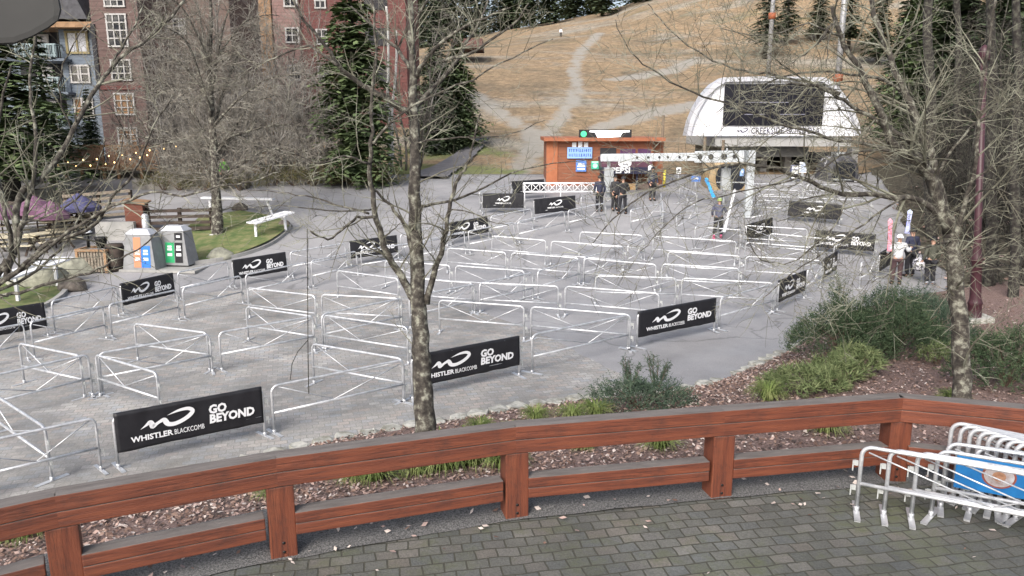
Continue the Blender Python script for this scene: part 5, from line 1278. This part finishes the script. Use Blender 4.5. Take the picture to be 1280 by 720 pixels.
plank_table('slotted_table', gp(314, 279, .9), gp(362, 265, .9), .75, .9, 'white slotted board table standing at the right end of the lawn', [(.1, 0), (.85, .05)], True)
plank_table('slotted_table', gp(-12, 352, .95), gp(80, 322, .95), .9, .95, 'white slotted board table at the left edge beside small lawn', [(.3, 0), (.85, 0)], True)
def boulder(px, py, s, label, m=None):
    p = gp(px, py); r = random.Random(px); bm = bmesh.new(); bmesh.ops.create_icosphere(bm, subdivisions=3, radius=1)
    for v in bm.verts:
        v.co *= 1+.25*noise.noise(v.co*1.3+Vector((px, 0, 0))); v.co = Vector((v.co.x*s[0], v.co.y*s[1], max(-.05, v.co.z)*s[2]))
    me = bpy.data.meshes.new('boulder'); bm.to_mesh(me); bm.free(); me.materials.append(m or mat('mossy_stone', (.16, .16, .13), (.3, .3, .24), 4, .95, bump=.8)); 
    me.polygons.foreach_set('use_smooth', [True]*len(me.polygons)); o = link('boulder', me); o.location = p; tag(o, label, 'rock'); return o
boulder(275, 323, (.55, .4, .42), 'rounded mossy boulder on the lawn edge right of the bins')
boulder(267, 298, (.25, .2, .22), 'small pale stone at the foot of the spreading tree', mat('pale_stone', (.45, .45, .44), (.6, .6, .58), 4, .9))
boulder(92, 362, (.5, .4, .4), 'dark rough boulder at the kerb left of the planter box', mat('dark_stone', (.06, .05, .045), (.16, .14, .12), 5, .95, bump=.8))
boulder(95, 340, (.9, .7, .6), 'large grey boulder beside the left slotted table')
boulder(50, 355, (1.2, .6, .75), 'large mossy boulder under the left slotted table')
boulder(300, 262, (.4, .3, .35), 'dark stone by the leg of the long white bench', MATS['dark_stone'])
boulder(356, 283, (.35, .3, .3), 'dark stone at the tip of the lawn under the slotted table', MATS['dark_stone'])
# planter
p = gp(125, 338); t = empty('planter_box', p, -.1, 'wooden slatted planter box left of the grey bins', 'planter')
mb = MB()
for i in range(9): mb.box((-.5+i*.125, -.4, .42), (.09, .04, .8))
for i in range(7): mb.box((.55, -.33+i*.12, .42), (.04, .09, .8)); 
mb.build('slats', WOODG, t); MB().box((0, 0, .4), (1.06, .74, .76)).build('liner', DARK, t)
MB().box((0, -.43, .86), (1.26, .1, .09)).box((0, .4, .86), (1.26, .1, .09)).box((.6, 0, .862), (.1, .76, .088)).box((-.6, 0, .862), (.1, .76, .088)).box((-.58, -.43, .42), (.1, .08, .84)).box((.58, -.43, .42), (.1, .08, .84)).build('rim', TAN, t)
# dark things standing on the planter
p2 = gp(125, 338)
o = MB().lathe((0, 0, 0), [(.16, 0), (.22, .35), (.24, .42), (.2, .43)], 12).build('plant_pot', BOLT); o.location = p2+Vector((.12, .1, .88)); tag(o, 'black round pot standing on the wooden planter box', 'pot')
o = MB().cyl((0, 0, 0), (0, 0, .55), .06).cyl((0, 0, .55), (0, 0, .6), .2, .2, 12).lathe((0, 0, .6), [(.2, 0), (.12, .08), (.02, .12)], 12, 1).build('small_lamp', [BOLT, LW]); o.location = p2+Vector((-.42, .15, .88)); tag(o, 'small white capped lamp on the left end of the planter', 'lamp')
p = gp(146, 338); t = empty('dark_barrel', p, 0, 'dark wooden barrel between the planter box and the bins', 'barrel'); MB().lathe((0, 0, 0), [(.3, 0), (.36, .3), (.38, .55), (.36, .8), (.31, 1.05)], 16).build('staves', WOODD, t)
mb = MB(); 
for z, r_ in ((.15, .345), (.5, .392), (.9, .35)): mb.lathe((0, 0, z), [(r_, 0), (r_+.008, .03), (r_, .06)], 16)
mb.build('hoop', BOLT, t)
# wooden cabinet and log rails
p = gp(174, 291); t = empty('wooden_cabinet', p, .25, 'red brown wooden cabinet with a sloped lid behind the bins', 'cabinet'); MB().box((0, 0, .7), (.75, 1.3, 1.4)).build('body', siding('cabinet_boards', (.13, .045, .03), (.2, .075, .05), .2), t)
MB().bar((-.5, 0, 1.5), (.5, 0, 1.38), 1.5, .07).build('lid', TAN, t)
p = gp(167, 318); t = empty('metal_canister', p+Vector((.35, .6, 0)), 0, 'shiny metal canister behind the left recycling bin', 'canister'); MB().lathe((0, 0, 0), [(.15, 0), (.15, 1.55), (.11, 1.62), (.06, 1.66)], 14).build('body', GALV, t); MB().cyl((0, 0, 1.66), (0, 0, 1.75), .05).build('cap', BOLT, t)
def railfence(a, b, n, h, label, m=WOODG, name='log_rail_fence'):
    c = (a+b)/2; t = empty(name, c, 0, label, 'fence'); A2 = a-c; B2 = b-c
    for i in range(n): mb = MB(); z = h*(i+.7)/n; mb.bar(A2+Vector((0, 0, z)), B2+Vector((0, 0, z)), .12, h/n*.5); mb.build('rail', m, t)
    for f in (0.02, .5, .98): q = A2.lerp(B2, f); MB().box((q.x, q.y+.12, h/2), (.14, .14, h*1.06)).build('post', WOODD, t)
railfence(gp(184, 292), gp(266, 290), 4, 1.1, 'low fence of dark log rails between the cabinet and the spreading tree', WOODD)
railfence(gp(82, 279), gp(166, 271), 5, 1.35, 'slatted weathered fence screening the patio left of the cabinet', WOODG, 'slat_fence')
railfence(gp(-10, 272), gp(78, 281), 3, .9, 'low dark rail fence in front of the purple umbrellas', WOODD)
a = gp(126, 302); b = gp(166, 297); o = MB().box((0, 0, .3), ((b-a).length+.4, .25, 1.0), rz=.05).build('concrete_wall', CONC); o.location = (a+b)/2; tag(o, 'low pale concrete wall panel below the slatted patio fence', 'wall')
o = MB().box((0, 0, .25), (5.2, .5, .55)).build('stone_wall', mat('retaining_stone', (.2, .19, .17), (.33, .31, .28), 3, .95, bump=.8)); o.location = gp(225, 236); tag(o, 'pale low stone retaining wall behind the log rails', 'wall')
# umbrellas
def umbrella(px, py, Y, R_, m, label):
    b = ony(px, py, Y); g = T(b.x, Y); u = empty('patio_umbrella', (b.x, Y, g), 0, label, 'umbrella'); h = b.z-g; V = [(0, 0, h)]; Fc = []
    for k in range(8): V.append((R_*cos(k*pi/4), R_*sin(k*pi/4), h-.62))
    for k in range(8): V.append((R_*.5*cos(k*pi/4+pi/8)*1.02, R_*.5*sin(k*pi/4+pi/8)*1.02, h-.3))
    for k in range(8): Fc += [(0, 1+k, 9+k), (0, 9+k, 1+(k+1) % 8), (9+k, 1+k, 1+(k+1) % 8)]
    for k in range(8): V.append((R_*cos(k*pi/4), R_*sin(k*pi/4), h-.8))
    for k in range(8): Fc.append((1+k, 17+k, 17+(k+1) % 8, 1+(k+1) % 8))
    MB().add(V, Fc).build('canopy', m, u); MB().cyl((0, 0, 0), (0, 0, h+.06), .03).build('pole', WOODD, u)
MAUV = mat('mauve_canvas', (.11, .05, .09), (.18, .09, .15), 3, .85); INDG = mat('indigo_canvas', (.05, .05, .12), (.09, .09, .18), 3, .85)
umbrella(42, 244, 33.5, .95, MAUV, 'mauve patio umbrella, middle of the three at the left edge'); umbrella(63, 250, 32.5, .7, MAUV, 'small mauve patio umbrella beside the larger mauve one'); umbrella(-2, 250, 33, .95, MAUV, 'mauve patio umbrella cut by the left edge of the picture'); umbrella(97, 241, 34, .9, INDG, 'indigo blue patio umbrella above the slatted fence')
def picnic(px, py, rz, label):
    p = gp(px, py); t = empty('picnic_table', p, rz, label, 'picnic table', 'pale picnic tables on the patio'); PW = mat('pale_picnic_wood', (.42, .37, .25), (.58, .53, .4), 4, .85, stretch=(1, 6, 6))
    mb = MB(); 
    for i in range(5): mb.box((0, -.32+i*.16, .75), (1.8, .14, .04))
    mb.build('top', PW, t)
    for s in (-1, 1): MB().box((0, s*.68, .45), (1.8, .26, .04)).build('seat', PW, t)
    for s in (-1, 1): MB().bar((s*.6, -.6, 0), (s*.6, .2, .73), .08, .04).bar((s*.6, .6, 0), (s*.6, -.2, .73), .08, .04).bar((s*.6, -.75, .42), (s*.6, .75, .42), .08, .04).build('leg_frame', WOODD, t)
for px, py, rz, lab in ((45, 290, .5, 'pale picnic table, farthest left under the mauve umbrella'), (85, 281, -.2, 'pale picnic table in front of the slatted fence'), (105, 284, -.2, 'pale picnic table nearest the concrete wall panel'), (82, 296, .8, 'pale picnic table turned askew in the middle of the patio'), (5, 303, .3, 'pale picnic table at the left edge of the patio'), (20, 318, .2, 'pale picnic table nearest the left slotted table'), (66, 312, 1.1, 'pale picnic table beside the grey boulder')): picnic(px, py, rz, lab)
# leafy low bushes along the plaza edge below the thicket
rr = random.Random(12); BUSH = mat('brown_green_bush', (.06, .06, .03), (.18, .14, .07), 4, .95, c3=(.1, .1, .04))
for i, px in enumerate((345, 368, 392, 415, 441, 300, 255, 225, 205, 480)):
    st_, fo = shrub(200+i, 1.3, .8, rr.uniform(.7, 1.2), 170, .2, .2, .7, 10); me = fo.mesh('foliage', BUSH); p = gp(px, 232 if px > 320 else 238)
    o = empty('low_bush', p, 0, 'brownish green low bush along the far edge of the plaza under the thicket', 'bush', 'low bushes under the thicket'); link('stem', st_, o); link('foliage', me, o)
# housing corner just in front of the camera's upper left
hs = [at(-130, -70, 1.3), at(60, -70, 1.3), at(77, 12, 1.3), at(74, 26, 1.3), at(60, 36, 1.3), at(40, 47, 1.3), at(18, 55, 1.3), at(-130, 62, 1.3)]
eye_ = Vector((0, 0, CAMZ)); V = hs+[eye_+(p-eye_)*1.2 for p in hs]; n = len(hs)
o = MB().add(V, [tuple(range(n)), tuple(range(2*n-1, n-1, -1))]+[(i, i+n, (i+1) % n+n, (i+1) % n) for i in range(n)]).build('housing_corner', mat('grey_housing', (.035, .035, .034), (.055, .055, .053), 2, .9), None, bevel=.012); tag(o, 'grey rounded housing corner hanging in at the upper left', 'eave')
# ------------------------------------------------------------------ people
SKIN = mat('skin', (.42, .25, .18), (.5, .31, .23), 9, .6); EYE = mat('eye', (.02, .015, .01)); LIP = mat('lip', (.3, .12, .1))
def skin_mesh(name, J, E, m, sub=1):
    """grow one continuous surface round a skeleton: J {joint: (pos, rx, ry)}, E edges; the first joint is the root"""
    bm = bmesh.new(); ly = bm.verts.layers.skin.verify(); ks = list(J); idx = {k: i for i, k in enumerate(ks)}; vs = [bm.verts.new(J[k][0]) for k in ks]
    for a, b in E: bm.edges.new((vs[idx[a]], vs[idx[b]]))
    for k, v in zip(ks, vs): v[ly].radius = (J[k][1], J[k][2] if len(J[k]) > 2 else J[k][1]); v[ly].use_root = (k == ks[0])
    me = bpy.data.meshes.new(name); bm.to_mesh(me); bm.free(); o = bpy.data.objects.new(name, me); COL.objects.link(o)
    o.modifiers.new('skin', 'SKIN').use_smooth_shade = True; s = o.modifiers.new('sub', 'SUBSURF'); s.levels = sub; s.render_levels = sub
    dg = bpy.context.evaluated_depsgraph_get(); out = bpy.data.meshes.new_from_object(o.evaluated_get(dg)); bpy.data.objects.remove(o)
    out.materials.clear(); out.materials.append(m); out.name = name; return out
def person(loc, rz, label, jacket, trousers, H=1.78, head='helmet', headm=None, arms=None, legs=None, lean=0, boots=None, goggles=True, group=None):
    k = H/1.78; V_ = lambda x, y, z: Vector((x*k, y*k, z*k))
    root = empty('person', loc, rz, label, 'person', group)
    sh = {s: V_(s*.19, lean*.5, 1.43) for s in (-1, 1)}
    arms = arms or {-1: ((-.27, .02, 1.15), (-.25, -.12, .92)), 1: ((.27, .02, 1.15), (.25, -.12, .92))}
    legs = legs or {-1: ((-.11, -.02, .5), (-.12, .02, .09)), 1: ((.11, -.02, .5), (.12, .02, .09))}
    el = {s: V_(*arms[s][0]) for s in arms}; wr = {s: V_(*arms[s][1]) for s in arms}; kn = {s: V_(*legs[s][0]) for s in legs}; an = {s: V_(*legs[s][1]) for s in legs}
    nk = V_(0, lean*.7, 1.5); hd = V_(0, lean*.9-.01, 1.62); tp = V_(0, lean*.95, 1.73); pv = V_(0, 0, .95); ch = V_(0, lean*.3, 1.25)
    J = {'pelvis': (pv, .14*k, .1*k), 'chest': (ch, .15*k, .1*k), 'top': (V_(0, lean*.5, 1.41), .1*k, .075*k), 'neck': (nk, .052*k), 'jaw': (hd+V_(0, -.015, -.03), .073*k, .082*k), 'head': (hd+V_(0, .005, .06), .078*k, .092*k), 'crown': (tp, .05*k, .06*k), 'nose': (hd+V_(0, -.105, -.005), .012*k)}
    E = [('pelvis', 'chest'), ('chest', 'top'), ('top', 'neck'), ('neck', 'jaw'), ('jaw', 'head'), ('head', 'crown'), ('jaw', 'nose')]
    G = {}; GE = []; JK = {'waist': (pv+V_(0, 0, -.06), .175*k, .13*k), 'belly': (V_(0, lean*.15, 1.08), .17*k, .125*k), 'chest': (ch, .185*k, .135*k), 'top': (V_(0, lean*.5, 1.41), .12*k, .1*k), 'collar': (nk+V_(0, 0, .01), .07*k)}
    JE = [('waist', 'belly'), ('belly', 'chest'), ('chest', 'top'), ('top', 'collar')]
    TK = {'hip': (pv+V_(0, 0, .03), .165*k, .125*k)}; TE = []
    for s in (-1, 1):
        n = 'l' if s < 0 else 'r'; f = (wr[s]-el[s]).normalized()
        J['sh'+n] = (sh[s], .055*k); J['el'+n] = (el[s], .042*k); J['wr'+n] = (wr[s], .03*k); J['ha'+n] = (wr[s]+f*.06*k, .036*k, .02*k); E += [('top', 'sh'+n), ('sh'+n, 'el'+n), ('el'+n, 'wr'+n), ('wr'+n, 'ha'+n)]
        sd = f.cross(Vector((0, 1, 0.3))).normalized(); cu = f.cross(sd).normalized()
        for q, (u, l) in enumerate(((-.03, .07), (-.01, .085), (.01, .08), (.03, .06))):
            b = wr[s]+f*.09*k+sd*u*k; J[f'f{n}{q}'] = (b, .0105*k); J[f'g{n}{q}'] = (b+(f*.6+cu*.35)*l*k, .009*k); E += [('ha'+n, f'f{n}{q}'), (f'f{n}{q}', f'g{n}{q}')]
        J['t'+n] = (wr[s]+f*.05*k+sd*.052*k, .012*k); J['u'+n] = (wr[s]+f*.095*k+sd*.07*k+cu*.02*k, .0095*k); E += [('ha'+n, 't'+n), ('t'+n, 'u'+n)]
        hp = V_(s*.095, 0, .9); J['hp'+n] = (hp, .085*k); J['kn'+n] = (kn[s], .055*k); J['an'+n] = (an[s], .042*k); J['to'+n] = (an[s]+V_(s*.02, -.16, -.05), .035*k); E += [('pelvis', 'hp'+n), ('hp'+n, 'kn'+n), ('kn'+n, 'an'+n), ('an'+n, 'to'+n)]
        JK['sh'+n] = (sh[s], .082*k); JK['el'+n] = (el[s], .066*k); JK['wr'+n] = (wr[s]-f*.01, .05*k); JE += [('top', 'sh'+n), ('sh'+n, 'el'+n), ('el'+n, 'wr'+n)]
        TK['hp'+n] = (hp+V_(s*.01, 0, -.02), .112*k); TK['kn'+n] = (kn[s], .088*k); TK['an'+n] = (an[s]+V_(0, 0, .05), .08*k); TE += [('hip', 'hp'+n), ('hp'+n, 'kn'+n), ('kn'+n, 'an'+n)]
    link('body', skin_mesh('body', J, E, SKIN), root); link('jacket', skin_mesh('jacket', JK, JE, jacket), root); link('trousers', skin_mesh('trousers', TK, TE, trousers), root)
    for s in (-1, 1):
        a = an[s]; B = {'heel': (a+V_(0, .03, -.035), .058*k), 'mid': (a+V_(0, -.08, -.04), .055*k), 'toe': (a+V_(s*.02, -.19, -.05), .045*k), 'cuff': (a+V_(0, .02, .1), .062*k)}
        link('boot', skin_mesh('boot', B, [('heel', 'mid'), ('mid', 'toe'), ('heel', 'cuff')], boots or BOLT), root)
        e = MB().lathe(hd+V_(s*.032, -.093, .035), [(.003, -.009), (.011, -.005), (.013, 0), (.011, .005), (.003, .009)], 8).build('eye', EYE, root)
    MB().box(hd+V_(0, -.098, -.045), (.05*k, .012, .012)).build('mouth', LIP, root)
    hm = headm or BOLT; bm = bmesh.new(); bmesh.ops.create_uvsphere(bm, u_segments=16, v_segments=10, radius=1)
    bmesh.ops.delete(bm, geom=[v for v in bm.verts if v.co.z < (-.15 if v.co.y > -.3 else .25)], context='VERTS')
    for v in bm.verts: v.co = Vector((v.co.x*.118*k, v.co.y*.138*k, v.co.z*.135*k))+hd+V_(0, .015, .055)
    me = bpy.data.meshes.new(head); bm.to_mesh(me); bm.free(); me.materials.append(hm); me.polygons.foreach_set('use_smooth', [True]*len(me.polygons)); link(head, me, root)
    if goggles:
        g = MB(); A = [Vector((.1*k*sin(t), -.118*k*cos(t), 0))+hd+V_(0, .008, .045) for t in [x*.28 for x in range(-4, 5)]]
        g.tube(A, .032*k, 6); g.build('goggles', mat('goggle_lens', (.03, .03, .05), rough=.15), root)
    return root
NAVY = mat('navy_jacket', (.02, .022, .045), (.04, .045, .08), 6, .8, bump=.4); BLKJ = mat('black_jacket', (.012, .012, .014), (.03, .03, .035), 6, .8, bump=.4)
BLKP = mat('black_trousers', (.012, .012, .016), (.03, .03, .036), 6, .85, bump=.4); PURJ = mat('slate_purple_jacket', (.07, .075, .12), (.13, .135, .2), 6, .8, bump=.4)
WHJ = mat('white_jacket', (.5, .53, .55), (.68, .7, .72), 5, .8, bump=.4); BRP = mat('brown_trousers', (.045, .025, .03), (.085, .05, .05), 5, .85, bump=.4); GRJ = mat('lime_jacket', (.12, .4, .04), (.16, .48, .07), 5, .7)
GRYH = mat('grey_helmet', (.25, .26, .28), rough=.4)
person(gp(749, 265), .2+pi, 'person in navy jacket and black trousers standing left of the grey post', NAVY, BLKP, 1.8, 'cap', BLKJ, goggles=False)
person(gp(768, 263.5), .5, 'person in black partly hidden behind the grey post box', mat('charcoal_jacket', (.03, .03, .035), (.06, .06, .065), 6, .8, bump=.4), BLKP, 1.74, 'cap', BLKJ, goggles=False)
person(gp(778, 268), pi+.25, 'person in black jacket and trousers standing right of the grey post', BLKJ, BLKP, 1.84, 'cap', BLKJ, goggles=False, arms={-1: ((-.3, .06, 1.17), (-.12, -.2, 1.08)), 1: ((.28, .02, 1.15), (.3, -.02, .9))}, legs={-1: ((-.12, -.02, .5), (-.17, .02, .09)), 1: ((.12, -.05, .5), (.16, -.06, .09))})
person(gp(815, 251), .4, 'person in dark blue standing at the right side of the kiosk', NAVY, BLKP, 1.75, 'cap', NAVY, goggles=False)
sk = gp(897, 298)
person(sk, pi-.25, 'skier in slate jacket and dark trousers walking to the lift gantry', PURJ, BLKP, 1.8, 'helmet', mat('lime_helmet', (.3, .4, .08), (.4, .5, .3), 6, .4), arms={-1: ((-.3, -.05, 1.2), (-.2, -.28, 1.35)), 1: ((.3, -.02, 1.16), (.26, -.2, 1.0))}, legs={-1: ((-.12, -.1, .5), (-.14, -.02, .09)), 1: ((.13, .02, .5), (.16, .12, .09))}, boots=mat('pink_boots', (.6, .12, .25), rough=.5))
def ski(name, a, b, m, label, w=.1, tip=.2):
    d = (b-a); L_ = d.length; d.normalize(); s = d.cross(Vector((0, 1, .1))).normalized(); n = s.cross(d).normalized(); V = []; Fc = []; K = 14
    for i in range(K+1):
        t = i/K; c = a+d*L_*t; ww = w*.5*(1-.25*sin(pi*min(1, t*1.05)))*(1 if t < .93 else max(.15, (1-t)/.07*.9)); rise = n*tip*max(0, t-.86)**2*12
        V += [c+rise-s*ww, c+rise+s*ww, c+rise+s*ww+n*.016, c+rise-s*ww+n*.016]
        if i: 
            o = 4*i-4
            for k in range(4): Fc.append((o+k, o+(k+1) % 4, o+4+(k+1) % 4, o+4+k))
    Fc += [(0, 1, 2, 3), (4*K+3, 4*K+2, 4*K+1, 4*K)]
    o = empty(name, a, 0, label, 'skis'); p = MB().add([v-a for v in V], Fc).build('blade', m, o)
    q = a+d*L_*.45-a; MB().box(q+n*.04, (w*.7, .05, .22)).build('binding', BOLT, o); return o
SKB = mat('bright_blue_ski', (.02, .25, .6), (.05, .4, .75), 4, .4); SKP = mat('pink_ski', (.8, .2, .3), (.85, .4, .45), 3, .4); SKW = mat('white_ski', (.6, .62, .66), (.75, .76, .8), 4, .4)
ds = 33.0
ski('skis', at(893, 248, ds), at(882, 222, ds-.1), SKB, 'bright blue skis slanting up above the skier at the gantry', .17, .05)
ski('skis', at(905, 290, ds-.4), at(919, 236, ds-.5), SKW, 'white skis held upright at the right side of the skier', .12, .1)
pa = gp(1119, 356)
person(pa, pi-.3, 'person in white jacket and brown trousers, standing under the right tree', WHJ, BRP, 1.86, 'helmet', LW, arms={-1: ((-.32, -.05, 1.2), (-.42, -.3, 1.3)), 1: ((.34, .0, 1.18), (.3, -.2, 1.1))})
dq = (pa-Vector((0, 0, CAMZ))).dot(Vector((0, CP, -SP)))
ski('skis', at(1112, 314, dq-.25), at(1113, 273, dq-.3), SKP, 'bright pink skis held upright by the white jacketed person', .17, .05)
person(gp(1136, 346), pi+.2, 'person in dark clothes half hidden behind the white jacketed one', NAVY, BLKP, 1.85, 'helmet', BOLT)
ski('skis', at(1134, 292, dq+1), at(1138, 262, dq+1), mat('violet_ski', (.3, .3, .75), (.7, .8, .9), 4, .4), 'violet and white skis carried behind the white jacketed person', .2, .05)
person(gp(1161, 357), pi+.1, 'person in black trousers half hidden by the mossy tree branches', mat('dark_green_jacket', (.05, .055, .04), (.1, .1, .08), 5, .8), BLKP, 1.8, 'helmet', BOLT, boots=GRYH)
bag = gp(1140, 352); t = empty('kit_bag', bag, 0, 'grey patterned kit bag held between the two persons on the right', 'bag'); t.location = bag+Vector((.1, -.2, .45)); mb = MB().lathe((0, 0, 0), [(.1, 0), (.22, .08), (.25, .25), (.2, .42), (.08, .5)], 12); mb.build('body', mat('patterned_bag', (.05, .05, .06), (.6, .6, .65), 12, .7, lo=.45, hi=.55), t); MB().tube([(-.1, 0, .46), (-.05, 0, .62), (.05, 0, .62), (.1, 0, .46)], .015, 6).build('strap', BOLT, t)
person(gp(701, 47), 0, 'tiny distant person in white standing high on the dry hill', LW, BLKP, 1.8, 'cap', BLKJ, goggles=False)
pg = ony(281, 226, 44); person((pg.x, 44, T(pg.x, 44)), .6, 'person in lime green jacket beside the spreading tree trunk', GRJ, BLKP, 1.8, 'cap', BLKJ, goggles=False)
pg = ony(266, 214, 47); person((pg.x, 47, T(pg.x, 47)+.4), .3, 'person with a bright violet hat behind the saplings', BLKJ, BLKP, 1.75, 'hat', mat('violet_hat', (.1, .05, .6), rough=.7), goggles=False)
# ------------------------------------------------------------------ camera and daylight
cd = bpy.data.cameras.new('camera'); cam = bpy.data.objects.new('camera', cd); COL.objects.link(cam); S.camera = cam
cam.location = (0, 0, CAMZ); cam.rotation_euler = (radians(90)-PITCH, 0, 0); cd.sensor_width = 36; cd.lens = 36*F/1280; cd.clip_end = 2000; cd.clip_start = .05
W = bpy.data.worlds.new('World'); S.world = W; W.use_nodes = True; nt = W.node_tree; bg = nt.nodes['Background']
sky = nt.nodes.new('ShaderNodeTexSky'); sky.sky_type = 'NISHITA'; sky.sun_disc = False; EL, AZ = radians(38), radians(205)
sky.sun_elevation = EL; sky.sun_rotation = AZ; sky.dust_density = 7; sky.air_density = 1.0; sky.altitude = 600; sky.ozone_density = 1.0
hs_ = nt.nodes.new('ShaderNodeHueSaturation'); hs_.inputs['Saturation'].default_value = .62   # a clouded, greyer sky
nt.links.new(sky.outputs[0], hs_.inputs['Color']); nt.links.new(hs_.outputs[0], bg.inputs[0]); bg.inputs[1].default_value = .13
sd = bpy.data.lights.new('sun', 'SUN'); so = bpy.data.objects.new('sun', sd); COL.objects.link(so); sd.energy = 1.5; sd.angle = radians(25); sd.color = (1, .95, .9)
dirs = Vector((sin(AZ)*cos(EL), cos(AZ)*cos(EL), sin(EL))); so.rotation_euler = (-dirs).to_track_quat('-Z', 'Y').to_euler()
vs = S.view_settings; vs.view_transform = 'Standard'; vs.look = 'None'; vs.gamma = 1; vs.use_curve_mapping = False; vs.exposure = .93; S.display_settings.display_device = 'sRGB'
S.render.engine = 'CYCLES'; S.cycles.max_bounces = 6
